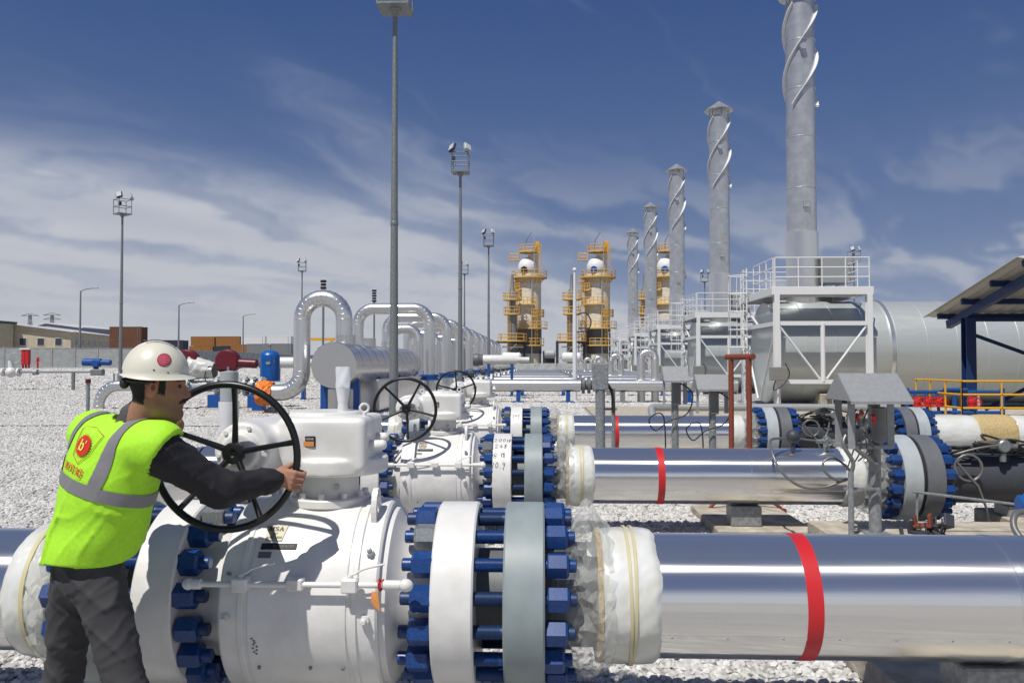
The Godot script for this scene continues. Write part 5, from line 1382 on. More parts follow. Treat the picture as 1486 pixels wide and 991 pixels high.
	for q in [[-23.9, 1.0, M.plastic_white, "white sampling post right of the blue actuator"], [-23.3, 1.05, M.rubber, "black sampling post right of the blue actuator"]]:
		var s := thing("sample_post", q[3], "post", Vector3(q[0], g, -45), "sampling posts")
		pcyl(s, "post", q[2], Vector3.ZERO, Vector3(0, q[1], 0), 0.09, 10); pbox(s, "cap", q[2], Vector3(0, q[1], 0), Vector3(0.25, 0.12, 0.2), 0.02)
	var vp := thing("vent_stub", "short grey vent pipe with red cap behind the man", "vent", Vector3(-11.35, 0, -20))
	pcyl(vp, "pipe", M.galv, Vector3.ZERO, Vector3(0, 1.25, 0), 0.045, 12); pcyl(vp, "cap", M.maroon, Vector3(0, 1.24, 0), Vector3(0, 1.34, 0), 0.065, 12)
	var wp := thing("white_marker_post", "white plastic-sleeved post behind the nearest handwheel", "post", Vector3(-2.33, 0, -6.0))
	b = MB.new(); b.lathe([[0, 0.05], [1.1, 0.05], [1.16, 0.053], [1.30, 0.07], [1.44, 0.076]], Vector3.ZERO, Vector3.UP, 24); part(b, "sleeve", M.plastic_white, wp)
	b = MB.new(); b.lathe([[1.43, 0.064], [1.66, 0.067], [1.67, 0.0]], Vector3.ZERO, Vector3.UP, 24); part(b, "inner_post", M.grey_light, wp)
	var hs := thing("hose_line", "thin dark hose lying across the gravel left of the man", "hose", Vector3(-11.5, 0.02, -22.0))
	ptube(hs, "hose", M.cable, curve([Vector3(-8, 0, -0.5), Vector3(-4, 0, 0.2), Vector3(0, 0, 0), Vector3(3.5, 0, 0.3)]), 0.02, 6)

# ------------------------------------------------------------------ floodlight masts
func build_masts():
	var lab := ["tall floodlight mast nearest the camera, its basket cut off by top edge", "floodlight mast with square basket, second in the central row", "floodlight mast alone at far left, above the hard hat", "floodlight mast left of the first cream tower", "distant floodlight mast above the nearest pipe loop", "small distant floodlight mast just right of the second mast", "distant floodlight mast behind the nearest heater", "distant floodlight mast between the second and third stacks"]
	var q := [[-3.46, -19, 0.0, 0.0], [-3.55, -35.6, 0.0, 0.0], [-24.17, -45.9, 0.2, 0.9], [-3.87, -60, 0.3, 0.0], [-23.8, -80, 0.8, 0.2], [-7.93, -84, 0.9, 0.0], [25.9, -68, 0.0, 0.3], [16.85, -84, 0.0, 0.0]]
	var src: Node3D
	for i in q.size():
		var p := Vector3(q[i][0], q[i][2], q[i][1])
		var h := 10.2 - p.y
		if i in [0, 1]:
			pass
		if i == 0:
			src = thing("floodlight_mast", lab[0], "light mast", p, "floodlight masts", q[i][3])
			var b := MB.new(); b.tube([Vector3.ZERO, Vector3(0, 5.0, 0), Vector3(0, 10.1, 0)], [0.115, 0.085, 0.055], 16); part(b, "pole", M.mast, src)
			b = MB.new(); b.lathe([[4.98, 0.09], [5.0, 0.097], [5.06, 0.097], [5.08, 0.09]], Vector3.ZERO, Vector3.UP, 16); part(b, "joint_collar", M.mast, src)
			pbox(src, "base_plate", M.galv, Vector3(0, 0.03, 0), Vector3(0.5, 0.06, 0.5), 0.01)
			b = MB.new(); b.box(Vector3(0, 10.16, 0), Vector3(0.76, 0.05, 0.76)); b.lathe([[9.95, 0.06], [10.13, 0.16]], Vector3.ZERO, Vector3.UP, 14); part(b, "basket_floor", M.mast, src)
			rails(src, "basket_rail", M.mast, [Vector3(-0.36, 10.18, -0.36), Vector3(0.36, 10.18, -0.36), Vector3(0.36, 10.18, 0.36), Vector3(-0.36, 10.18, 0.36)], 0.82, 2, 0.022, true)
			for s in [-1.0, 1.0]:
				var bs := Basis.from_euler(Vector3(-0.5, s * 0.9, s * -0.35))
				var lampn := Node3D.new(); lampn.name = numbered(src, "floodlight"); src.add_child(lampn); lampn.position = Vector3(s * 0.33, 11.2, 0.3); lampn.basis = bs
				pbox(lampn, "case", M.dark_box if s < 0 else M.grey_light, Vector3.ZERO, Vector3(0.34, 0.40, 0.14), 0.03); pbox(lampn, "glass", M.lamp_glass, Vector3(0, 0, 0.075), Vector3(0.28, 0.33, 0.01))
				part(bars([[Vector3(s * 0.33, 10.98, 0.3), Vector3(s * 0.33, 11.1, 0.3)]], 0.03), "bracket", M.mast, src)
			pbox(src, "ballast_box", M.dark_box, Vector3(-0.28, 10.7, 0.3), Vector3(0.16, 0.24, 0.1), 0.01)
		else:
			copy(src, "floodlight_mast", lab[i], p, q[i][3])

# ------------------------------------------------------------------ instrument stands between the lines
func hood(parent, m, x0: float, x1: float, zf: float, zb: float, ye: float, yr: float):
	var zr := (zf + zb) * 0.5
	var b := MB.new()
	b.quad(Vector3(x0, ye, zf), Vector3(x1, ye, zf), Vector3(x1, yr, zr), Vector3(x0, yr, zr), Vector3(0, 1, 1))
	b.quad(Vector3(x0, ye, zb), Vector3(x1, ye, zb), Vector3(x1, yr, zr), Vector3(x0, yr, zr), Vector3(0, 1, -1))
	b.quad(Vector3(x0, ye - 0.012, zf), Vector3(x1, ye - 0.012, zf), Vector3(x1, yr - 0.012, zr), Vector3(x0, yr - 0.012, zr), Vector3(0, -1, -1))
	b.quad(Vector3(x0, ye - 0.012, zb), Vector3(x1, ye - 0.012, zb), Vector3(x1, yr - 0.012, zr), Vector3(x0, yr - 0.012, zr), Vector3(0, -1, 1))
	b.box(Vector3((x0 + x1) * 0.5, ye - 0.012, zf - 0.004), Vector3(x1 - x0, 0.024, 0.008))
	for x in [x0, x1]: b.prism([Vector2(zf, ye), Vector2(zr, yr), Vector2(zb, ye)], -0.003, 0.003, Transform3D(Basis(Vector3(0, 0, 1), Vector3.UP, Vector3(-1, 0, 0)), Vector3(x, 0, 0)))
	return part(b, "hood", m, parent)
func build_stands():
	var pad := thing("concrete_pad", "low pale concrete pad carrying the hooded instrument post", "pad", Vector3(4.9, 0, -6.9))
	pbox(pad, "slab", M.concrete, Vector3(0, 0.11, 0), Vector3(4.8, 0.28, 1.75), 0.012); pbox(pad, "footing", M.concrete, Vector3(0, 0.02, 0), Vector3(5.0, 0.06, 1.95), 0.01)
	var t := thing("instrument_stand", "grey gabled steel hood on a thick post on the concrete pad", "instrument stand", Vector3(2.9, 0.25, -7.2))
	pcyl(t, "post", M.galv, Vector3.ZERO, Vector3(0, 1.13, 0), 0.052, 24); pbox(t, "base_plate", M.galv, Vector3(0, 0.006, 0), Vector3(0.2, 0.014, 0.2))
	hood(t, M.steel, -0.33, 0.18, 0.36, -0.26, 1.16, 1.39)
	for q in [[-0.27, 0.2], [-0.27, -0.1], [0.10, 0.1]]: pbox(t, "side_plate", M.steel, Vector3(q[0], 0.96, q[1]), Vector3(0.06, 0.42, 0.008))
	pbox(t, "tray", M.steel, Vector3(-0.10, 0.755, 0.08), Vector3(0.42, 0.03, 0.06)); pbox(t, "tray", M.steel, Vector3(-0.10, 0.755, -0.1), Vector3(0.42, 0.03, 0.06))
	var b := MB.new(); b.cyl(Vector3(0.0, 0.80, 0.10), Vector3(0.0, 1.10, 0.10), 0.062, 20, 0.01); b.cyl(Vector3(0, 0.86, 0.10), Vector3(0, 0.875, 0.10), 0.067, 20); part(b, "transmitter", M.box_grey, t)
	for k in 7:
		b = MB.new(); var p := Vector3(rng.randf_range(-0.24, -0.06), rng.randf_range(0.85, 1.1), rng.randf_range(-0.05, 0.2))
		b.cyl(p, p + Vector3(rng.randf_range(-0.05, 0.05), 0.05, rng.randf_range(-0.04, 0.04)), 0.018, 10, 0.003); b.ball(p, V * 0.024, 10, 6); part(b, "manifold_fitting", [M.bare_bolt, M.red, M.plate, M.steel][k % 4], t)
	for k in 4:
		ptube(t, "tubing", M.conduit, curve([Vector3(-0.24 + 0.05 * k, 1.08, 0.1), Vector3(-0.3 + 0.05 * k, 0.98, 0.16), Vector3(-0.2 + 0.03 * k, 0.86, 0.14), Vector3(-0.22 + 0.06 * k, 0.72, 0.1), Vector3(-0.26 + 0.05 * k, 0.55 + 0.04 * k, 0.05)]), 0.007, 6)
	ptube(t, "side_conduit", M.galv, [Vector3(-0.28, 0.0, 0.2), Vector3(-0.28, 0.56, 0.2)], 0.024, 14)
	ptube(t, "flexible_conduit", M.conduit, curve([Vector3(-0.28, 0.54, 0.2), Vector3(-0.26, 0.64, 0.2), Vector3(-0.33, 0.78, 0.18), Vector3(-0.3, 0.86, 0.15)]), 0.018, 10)
	ptube(t, "flexible_conduit", M.conduit, curve([Vector3(-0.28, 0.80, 0.17), Vector3(-0.12, 0.66, 0.18), Vector3(-0.02, 0.60, 0.1), Vector3(-0.08, 0.76, 0.05)]), 0.018, 10)
	pbox(t, "clamp_bar", M.galv, Vector3(-0.15, 0.40, 0.1), Vector3(0.3, 0.02, 0.03))
	# smaller stands further back
	var src: Node3D
	var k := 0
	for q in [[1.70, -10.4, 1.50, "small hooded instrument post, left one in front of the third pipeline", 0.30], [2.13, -10.2, 1.40, "small hooded instrument post, right one beside the rust-red frame", 0.40]]:
		var s := thing("instrument_stand", q[3], "instrument stand", Vector3(q[0], 0, q[1]), "small hooded instrument posts")
		pcyl(s, "post", M.galv, Vector3.ZERO, Vector3(0, q[2], 0), 0.045, 18); pbox(s, "base_plate", M.galv, Vector3(0, 0.01, 0), Vector3(0.18, 0.02, 0.18))
		hood(s, M.steel, -q[4] * 0.55, q[4] * 0.5, 0.22, -0.2, q[2] + 0.01, q[2] + 0.19)
		b = MB.new(); b.box(Vector3(0.01, q[2] - 0.16, 0.04), Vector3(0.11, 0.28, 0.09), 0.01); part(b, "transmitter", M.box_grey, s)
		pbox(s, "side_plate", M.steel, Vector3(q[4] * 0.4, q[2] - 0.14, 0.05), Vector3(0.05, 0.3, 0.008)); pbox(s, "side_plate", M.steel, Vector3(-q[4] * 0.48, q[2] - 0.14, 0.05), Vector3(0.03, 0.3, 0.008))
		ptube(s, "cable", M.cable, curve([Vector3(0.05, q[2] - 0.02, 0.1), Vector3(0.2, q[2] - 0.15, 0.12), Vector3(0.14, q[2] - 0.4, 0.1), Vector3(-0.1, q[2] - 0.5, 0.1), Vector3(-0.26, q[2] - 0.62, 0.1), Vector3(-0.34, q[2] - 0.48, 0.1), Vector3(-0.2, q[2] - 0.40, 0.1), Vector3(-0.14, q[2] - 0.6, 0.1), Vector3(-0.14, 0.02, 0.1)]), 0.009, 6)
		k += 1
	var p1 := thing("grey_post", "plain round grey post with flat box on top in front of the third pipeline", "post", Vector3(0.755, 0, -10.4))
	pcyl(p1, "post", M.galv, Vector3.ZERO, Vector3(0, 1.74, 0), 0.062, 20); pbox(p1, "flat_box", M.galv, Vector3(0.0, 1.56, 0.02), Vector3(0.2, 0.34, 0.10), 0.01); pbox(p1, "flange_foot", M.galv, Vector3(0, 0.01, 0), Vector3(0.25, 0.02, 0.25))
	var p2 := thing("grey_post", "thin grey conduit post beside the plain round grey post", "post", Vector3(0.93, 0, -10.5))
	pcyl(p2, "post", M.galv, Vector3.ZERO, Vector3(0, 1.40, 0), 0.026, 14); ptube(p2, "cable", M.cable, curve([Vector3(0, 1.1, 0.03), Vector3(-0.02, 1.35, 0.03), Vector3(-0.10, 1.5, 0.03), Vector3(-0.13, 1.62, 0.03)]), 0.02, 8)
	pbox(p2, "cross_arm", M.galv, Vector3(-0.05, 1.14, 0), Vector3(0.2, 0.03, 0.03))
	# rust-red frame
	var r := thing("red_pipe_frame", "rust-red goalpost-shaped pipe frame behind the middle pipeline", "frame", Vector3(2.29, 0, -9.45))
	for q in [Vector3(-0.066, 0, -0.15), Vector3(0.066, 0, 0.15)]: pcyl(r, "post", M.rust, q, q + Vector3(0, 1.80, 0), 0.031, 18)
	pcyl(r, "top_bar", M.rust, Vector3(-0.10, 1.80, -0.22), Vector3(0.10, 1.80, 0.22), 0.034, 18)
	pbox(r, "base_beam", M.rust, Vector3(0, 0.06, 0.2), Vector3(0.9, 0.08, 0.07)); pbox(r, "base_beam", M.rust, Vector3(0, 0.06, -0.2), Vector3(0.9, 0.08, 0.07))
	for s in [-1, 1]: part(bars([[Vector3(0.4 * s, 0.1, 0.2), Vector3(0.05 * s, 0.42, 0.15)], [Vector3(0.4 * s, 0.1, -0.2), Vector3(0.05 * s, 0.42, -0.15)]], 0.02), "stay", M.rust, r)
	# conduit loop hanging in front of the middle pipeline
	var c := thing("conduit_loop", "looping grey flexible conduit hanging in front of the middle pipeline", "conduit", Vector3(2.6, 0, -7.82))
	ptube(c, "flexible_conduit", M.conduit, curve([Vector3(-0.16, 0.98, -0.35), Vector3(-0.36, 0.98, -0.2), Vector3(-0.40, 0.86, 0.0), Vector3(-0.34, 0.70, 0.10), Vector3(-0.18, 0.58, 0.14), Vector3(0.02, 0.575, 0.15), Vector3(0.18, 0.63, 0.15), Vector3(0.27, 0.66, 0.14), Vector3(0.16, 0.64, 0.16), Vector3(0.05, 0.70, 0.16), Vector3(0.02, 0.79, 0.14), Vector3(0.10, 0.845, 0.12), Vector3(0.20, 0.80, 0.13), Vector3(0.27, 0.73, 0.13)], 8), 0.0125, 10)
	ptube(c, "riser", M.galv, curve([Vector3(0.27, 0.74, 0.13), Vector3(0.27, 0.4, 0.14), Vector3(0.265, 0.12, 0.14), Vector3(0.30, 0.02, 0.12)]), 0.014, 10)
	b = MB.new(); b.ball(Vector3(-0.1, 1.0, -0.36), Vector3(0.07, 0.07, 0.07)); b.cyl(Vector3(-0.1, 0.86, -0.36), Vector3(-0.1, 0.96, -0.36), 0.022, 10); part(b, "junction", M.slate, c)
	b = MB.new(); b.cyl(Vector3(0.24, 0.86, -0.40), Vector3(0.24, 1.0, -0.40), 0.03, 10, 0.004); b.cyl(Vector3(0.14, 0.95, -0.40), Vector3(0.34, 0.95, -0.40), 0.022, 10, 0.004); b.ring(Vector3(0.24, 0.95, -0.33), Vector3(0, 0, 1), 0.035, 0.008, 14, 5); part(b, "needle_valve", M.bare_bolt, c)
	ptube(c, "tubing", M.conduit, curve([Vector3(-0.1, 1.0, -0.36), Vector3(0.05, 0.965, -0.4), Vector3(0.2, 0.965, -0.4), Vector3(0.26, 1.04, -0.42), Vector3(0.28, 1.14, -0.42)]), 0.009, 8)
	# cable bundles on the two meter spools
	for q in [[Vector3(4.45, 0.86, -8.22), "tangle of black cables and coil on the dark spool of the middle pipeline"], [Vector3(4.5, 0.87, -12.9), "tangle of black cables on the dark spool of the third pipeline"]]:
		var w := thing("cable_tangle", q[1], "cables", q[0], "cable tangles")
		b = MB.new(); b.cyl(Vector3(0.0, 0.07, 0.15), Vector3(0.0, 0.07, 0.25), 0.062, 20, 0.012); b.cyl(Vector3(-0.13, 0.07, 0.2), Vector3(0.13, 0.07, 0.2), 0.028, 12); b.cyl(Vector3(0, 0.0, 0.2), Vector3(0, -0.08, 0.2), 0.03, 12); part(b, "junction_box", M.bare_bolt, w)
		for j in 9:
			var a := rng.randf() * TAU
			var p := [Vector3(0.1 * signf(j - 4.5), 0.07, 0.2), Vector3(0.2 * cos(a) - 0.1, 0.04 + 0.14 * absf(sin(a)), 0.2 + 0.05 * sin(a)), Vector3(rng.randf_range(-0.5, 0.4), rng.randf_range(-0.02, 0.12), rng.randf_range(0.1, 0.24)), Vector3(rng.randf_range(-0.7, 0.8), rng.randf_range(-0.04, 0.06), rng.randf_range(0.05, 0.2)), Vector3(rng.randf_range(-0.8, 1.0), -0.03, rng.randf_range(0.0, 0.12))]
			ptube(w, "cable", M.cable if j % 3 else M.conduit, curve(p, 7), 0.011, 7)
		var coil := []
		for j in 40:
			var a := TAU * j / 16.0
			coil.append(Vector3(-0.38 + 0.125 * cos(a) + 0.002 * j * 0.2, -0.13 + 0.125 * sin(a), 0.29 + 0.012 * sin(j * 0.5)))
		coil.append_array([Vector3(-0.30, -0.3, 0.32), Vector3(-0.22, -0.5, 0.3), Vector3(-0.16, -0.7, 0.26), Vector3(-0.18, -0.84, 0.26)])
		ptube(w, "coiled_cable", M.conduit, coil, 0.012, 7)
	# loose things on the pad and beside it
	var sc := thing("clamp_pile", "small heap of dark rusty pipe clamps on the concrete pad", "clamps", Vector3(3.1, 0.25, -6.75))
	for j in 6:
		var bs := Basis.from_euler(Vector3(rng.randf_range(-0.3, 0.3), rng.randf() * TAU, rng.randf_range(-0.4, 0.4)))
		b = MB.new()
		var o := Vector3(-0.1 + 0.05 * j, 0.06 + 0.05 * (j % 3), 0.03 * (j % 2))
		b.box(o, Vector3(0.13, 0.022, 0.10), 0.003, bs); b.box(o + bs * Vector3(0.06, 0.04, 0), Vector3(0.02, 0.10, 0.09), 0.003, bs); b.tube([o + bs * Vector3(-0.05, -0.03, 0.03), o + bs * Vector3(-0.05, 0.08, 0.03)], 0.008, 6); b.tube([o + bs * Vector3(-0.05, -0.03, -0.03), o + bs * Vector3(-0.05, 0.08, -0.03)], 0.008, 6)
		part(b, "clamp", M.rust if j == 2 else M.slate, sc)
	var rl := thing("cable_reel", "black roll of cable lying beneath the dark spool", "cable roll", Vector3(4.05, 0, -7.75))
	b = MB.new()
	for j in 5: b.ring(Vector3(0, 0.13, 0.03 * j - 0.06), Vector3(0.3, 0.1, 1), 0.095, 0.02, 24, 7)
	part(b, "coil", M.cable, rl)
	var ft := thing("long_conduit", "thin straight conduit slanting over the concrete pad", "conduit", Vector3(3.2, 0.0, -7.3))
	ptube(ft, "conduit", M.galv, [Vector3(0.0, 0.62, 0.15), Vector3(2.2, 0.35, 0.05)], 0.012, 8)
	for x in [0.05, 1.9]: part(bars([[Vector3(x, 0.25, 0.1), Vector3(x, 0.62 - x * 0.12, 0.13)]], 0.012), "prop", M.galv, ft)
	var ac := thing("blue_actuator", "small blue actuator at the right edge above nearest pipe", "actuator", Vector3(2.50, 0.90, -4.3))
	pcyl(ac, "body", M.blue_tank, Vector3(0.0, 0.10, 0), Vector3(0.30, 0.10, 0), 0.06, 20, 0.01); pcyl(ac, "end_cap", M.blue_tank, Vector3(-0.04, 0.10, 0), Vector3(0.0, 0.10, 0), 0.045, 16, 0.008); pbox(ac, "foot", M.blue_tank, Vector3(0.12, 0.02, 0), Vector3(0.1, 0.08, 0.08), 0.01)
	ptube(ac, "stem", M.galv, [Vector3(0.12, 0.0, 0.0), Vector3(0.12, -0.1, 0.18)], 0.02, 10)
	ptube(ac, "flexible_conduit", M.conduit, curve([Vector3(0.02, 0.07, 0.03), Vector3(-0.10, 0.06, 0.08), Vector3(-0.14, -0.02, 0.16), Vector3(-0.08, -0.13, 0.32), Vector3(0.04, -0.22, 0.56), Vector3(0.16, -0.27, 0.68)], 8), 0.016, 12)
# ------------------------------------------------------------------ the man at the wheel
func build_person():
	var base := Vector3(-1.74, 0, -3.08)
	var n_one := FastNoiseLite.new(); n_one.seed = 5; n_one.frequency = 1.0; n_one.fractal_type = FastNoiseLite.FRACTAL_NONE
	var man := thing("person", "man in white hard hat and yellow-green vest turning the black handwheel", "person", base)
	var F := Vector3(0.5, 0, -0.866); var R := Vector3(0.866, 0, 0.5)
	var S0 := Vector3(-1.745, 0.94, -3.08); var S1 := Vector3(-1.605, 1.45, -3.075)
	var U := (S1 - S0).normalized()
	var Rt := (R - U * R.dot(U)).normalized(); var Ft := U.cross(Rt) * (1.0 if U.cross(Rt).dot(F) > 0 else -1.0)
	var tb := Basis(Rt, U, -Ft)
	var sh := [Vector3(-1.412, 1.400, -2.965), Vector3(-1.775, 1.425, -3.18)]
	var el := [Vector3(-1.235, 1.235, -3.10), Vector3(-1.74, 1.22, -3.43)]
	var wr := [Vector3(-1.098, 1.243, -3.275), Vector3(-1.665, 1.40, -3.37)]
	var hip := [Vector3(-1.672, 0.89, -3.04), Vector3(-1.805, 0.89, -3.12)]
	var kn := [Vector3(-1.530, 0.48, -3.00), Vector3(-1.895, 0.49, -3.20)]
	var an := [Vector3(-1.50, 0.10, -2.97), Vector3(-2.06, 0.10, -3.19)]
	var chest := Vector3(-1.66, 1.27, -3.075); var waist := Vector3(-1.715, 1.06, -3.08); var neck := Vector3(-1.56, 1.475, -3.075)
	# head frame
	var Hf := Vector3(0.905, -0.07, -0.42).normalized(); var Hr := Hf.cross(Vector3.UP).normalized(); var Hu := Hr.cross(Hf).normalized()
	var Hc := Vector3(-1.472, 1.628, -3.055)
	var hb := Basis(Hf, Hu, Hr)
	var f := Field.new(Vector3(-2.18, -0.03, -3.56), Vector3(-0.96, 1.62, -2.80), 0.0105)
	f.egg(chest, Vector3(0.155, 0.21, 0.100), tb, 0.05, 1); f.egg(waist, Vector3(0.140, 0.17, 0.105), tb, 0.05, 1)
	f.egg(Vector3(-1.737, 0.92, -3.08), Vector3(0.138, 0.12, 0.115), Basis(R, Vector3.UP, -F), 0.05, 0)
	f.bone(chest + U * 0.12, sh[0], 0.078, 0.072, 0.05, 1); f.bone(chest + U * 0.12, sh[1], 0.078, 0.072, 0.05, 1)
	f.bone(neck - U * 0.05, neck + U * 0.035, 0.082, 0.068, 0.03, 3)
	for s in 2:
		f.bone(sh[s], el[s], 0.080, 0.064, 0.04, 1); f.bone(el[s], wr[s], 0.064, 0.046, 0.03, 1)
		f.bone(wr[s] - (wr[s] - el[s]).normalized() * 0.02, wr[s], 0.053, 0.051, 0.008, 1)
		f.bone(hip[s], kn[s], 0.093, 0.069, 0.04, 0); f.bone(kn[s], an[s], 0.068, 0.066, 0.03, 0)
		var toe: Vector3 = an[s] + (Vector3(0.62, 0, -0.78) if s == 0 else Vector3(0.45, 0, -0.89)) * 0.17
		f.bone(Vector3(an[s].x, 0.055, an[s].z), Vector3(toe.x, 0.042, toe.z), 0.052, 0.04, 0.02, 4); f.bone(an[s], Vector3(an[s].x, 0.05, an[s].z), 0.05, 0.05, 0.02, 4)
	# creases in the cloth
	f.each(func(p: Vector3, d: float) -> float:
		if p.y < 0.12: return d
		# soft drape with sharp fold lines running across the limb
		var n1 := n_one.get_noise_3d(p.x * 3.0 + p.y * 1.5, p.y * 5.0 - p.x * 3.0, p.z * 3.0)
		var n2 := n_one.get_noise_3d(p.x * 2.5 + 7.0, p.y * 7.0 + p.x * 6.0, p.z * 2.5)
		var n3 := n_one.get_noise_3d(p.x * 5.0 + 3.0, p.y * 14.0 - p.x * 8.0, p.z * 5.0)
		return d + n1 * 0.004 - pow(1.0 - minf(absf(n2), 1.0), 6.0) * 0.011 - pow(1.0 - minf(absf(n3), 1.0), 6.0) * 0.006 + 0.004)
	var b := MB.new()
	var tone := func(p: Vector3, k: int) -> Color:
		var g := 0.97 + 0.06 * ns.get_noise_3d(p.x * 30, p.y * 30, p.z * 30)
		match k:
			0: return Color(0.046, 0.046, 0.052) * g
			1: return Color(0.014, 0.013, 0.019) * g
			3: return Color(0.075, 0.073, 0.078) * g
			4: return Color(0.012, 0.011, 0.010)
		return Color(0.34, 0.175, 0.115)
	f.mesh_into(b, tone)
	# hands, each on its own fine grid
	for s in 2:
		var rc := Vector3(-1.31, 1.334, -3.345); var a := deg_to_rad(-18.0 if s == 0 else 152.0)
		var r := Vector3(cos(a), sin(a), 0); var t := Vector3(-sin(a), cos(a), 0)
		if s == 1: t = -t
		var q := rc + r * 0.300; var Z := Vector3(0, 0, 1)
		var inn := -1.0 if s == 0 else 1.0      # where the wrist comes from, along the radius
		if s == 1: inn = 1.0
		var rr := r if s == 0 else r
		var hf := Field.new(q - V * 0.13, q + V * 0.13, 0.0036)
		var w0: Vector3 = wr[s] + (q - wr[s]).normalized() * 0.01
		var ft := Z if s == 0 else -Z           # side of the rim where the back of the hand lies
		var outw := rr if s == 0 else -rr
		if s == 1: outw = rr
		hf.bone(wr[s] - (q - wr[s]).normalized() * 0.008, w0 + (q - w0) * 0.3, 0.027, 0.030, 0.015, 2)
		for i in 4:
			var off := t * (0.036 - 0.0215 * i)
			var len: float = [0.95, 1.0, 0.97, 0.85][i]
			var k0 := q + outw * 0.006 + off * 0.95 + ft * (0.038 - 0.002 * absf(i - 1.2))
			var j1 := q + outw * (0.040 * len) + off + ft * 0.018
			var j2 := q + outw * (0.032 * len) + off - ft * 0.020
			var tip := q + outw * 0.004 + off * 0.96 - ft * 0.031
			hf.bone(q - outw * 0.055 + off * 0.62 + ft * 0.024, k0, 0.016, 0.0125, 0.012, 2)
			hf.bone(k0, j1, 0.0115, 0.0100, 0.003, 2); hf.bone(j1, j2, 0.0098, 0.0088, 0.003, 2); hf.bone(j2, tip, 0.0088, 0.0076, 0.002, 2)
		hf.bone(w0, q - outw * 0.045 + ft * 0.022, 0.030, 0.026, 0.02, 2)
		var m0 := q - outw * 0.05 + t * 0.028 + ft * 0.014
		var m1 := q - outw * 0.030 + t * 0.052 - ft * 0.004; var m2 := q - outw * 0.004 + t * 0.056 - ft * 0.026
		hf.bone(w0, m0, 0.022, 0.016, 0.01, 2); hf.bone(m0, m1, 0.0135, 0.0115, 0.006, 2); hf.bone(m1, m2, 0.0110, 0.0088, 0.003, 2)
		hf.mesh_into(b, func(p: Vector3, _k: int) -> Color:
			var g := 1.0 + 0.12 * ns.get_noise_3d(p.x * 60, p.y * 60, p.z * 60)
			return Color(0.36 * g, 0.185 * g, 0.12 * g))
	# head
	var hd := Field.new(Hc - Vector3(0.16, 0.19, 0.16), Hc + Vector3(0.16, 0.15, 0.16), 0.0038)
	hd.egg(Hc + Hu * 0.045 - Hf * 0.006, Vector3(0.094, 0.098, 0.074), hb, 0.02, 2)
	hd.egg(Hc + Hf * 0.038 - Hu * 0.028, Vector3(0.066, 0.085, 0.060), hb, 0.03, 2)
	hd.bone(Hc + Hf * 0.015 - Hu * 0.072 + Hr * 0.040, Hc + Hf * 0.078 - Hu * 0.098 + Hr * 0.014, 0.022, 0.020, 0.03, 2)
	hd.bone(Hc + Hf * 0.015 - Hu * 0.072 - Hr * 0.040, Hc + Hf * 0.078 - Hu * 0.098 - Hr * 0.014, 0.022, 0.020, 0.03, 2)
	hd.egg(Hc + Hf * 0.086 - Hu * 0.098, Vector3(0.018, 0.018, 0.022), hb, 0.018, 2)
	hd.bone(Hc + Hf * 0.094 + Hu * 0.022, Hc + Hf * 0.118 - Hu * 0.020, 0.0085, 0.0115, 0.012, 2)
	hd.bone(Hc + Hf * 0.104 - Hu * 0.026 + Hr * 0.010, Hc + Hf * 0.104 - Hu * 0.026 - Hr * 0.010, 0.0095, 0.0095, 0.008, 2)
	hd.bone(Hc + Hf * 0.088 + Hu * 0.032 + Hr * 0.045, Hc + Hf * 0.097 + Hu * 0.030 + Hr * 0.012, 0.009, 0.010, 0.012, 2)
	hd.bone(Hc + Hf * 0.088 + Hu * 0.032 - Hr * 0.045, Hc + Hf * 0.097 + Hu * 0.030 - Hr * 0.012, 0.009, 0.010, 0.012, 2)
	hd.bone(Hc + Hf * 0.097 - Hu * 0.057 + Hr * 0.016, Hc + Hf * 0.097 - Hu * 0.057 - Hr * 0.016, 0.009, 0.009, 0.006, 5)
	hd.bone(Hc + Hf * 0.094 - Hu * 0.068 + Hr * 0.013, Hc + Hf * 0.094 - Hu * 0.068 - Hr * 0.013, 0.009, 0.009, 0.006, 5)
	hd.bone(Hc + Hf * 0.104 - Hu * 0.045 + Hr * 0.006, Hc + Hf * 0.090 - Hu * 0.050 + Hr * 0.030, 0.0105, 0.007, 0.004, 6)
	hd.bone(Hc + Hf * 0.104 - Hu * 0.045 - Hr * 0.006, Hc + Hf * 0.090 - Hu * 0.050 - Hr * 0.030, 0.0105, 0.007, 0.004, 6)
	for s in [-1.0, 1.0]:
		hd.egg(Hc + Hr * 0.077 * s - Hf * 0.010 - Hu * 0.002, Vector3(0.020, 0.033, 0.012), hb * Basis(Vector3(0, 0, 1), -0.2) * Basis(Vector3.UP, 0.35 * s), 0.006, 2)
		hd.egg(Hc + Hf * 0.083 + Hu * 0.010 + Hr * 0.034 * s, Vector3(0.010, 0.008, 0.013), hb, 0.003, 7)
		hd.egg(Hc + Hf * 0.052 - Hu * 0.022 + Hr * 0.045 * s, Vector3(0.03, 0.025, 0.016), hb, 0.02, 2)
	hd.bone(neck - U * 0.03 + Vector3(0.01, 0, 0), Hc - Hu * 0.05 - Hf * 0.018, 0.064, 0.056, 0.03, 2)
	hd.bone(neck + Vector3(0.05, -0.02, -0.02), Hc - Hu * 0.085 + Hf * 0.03, 0.045, 0.035, 0.03, 2)
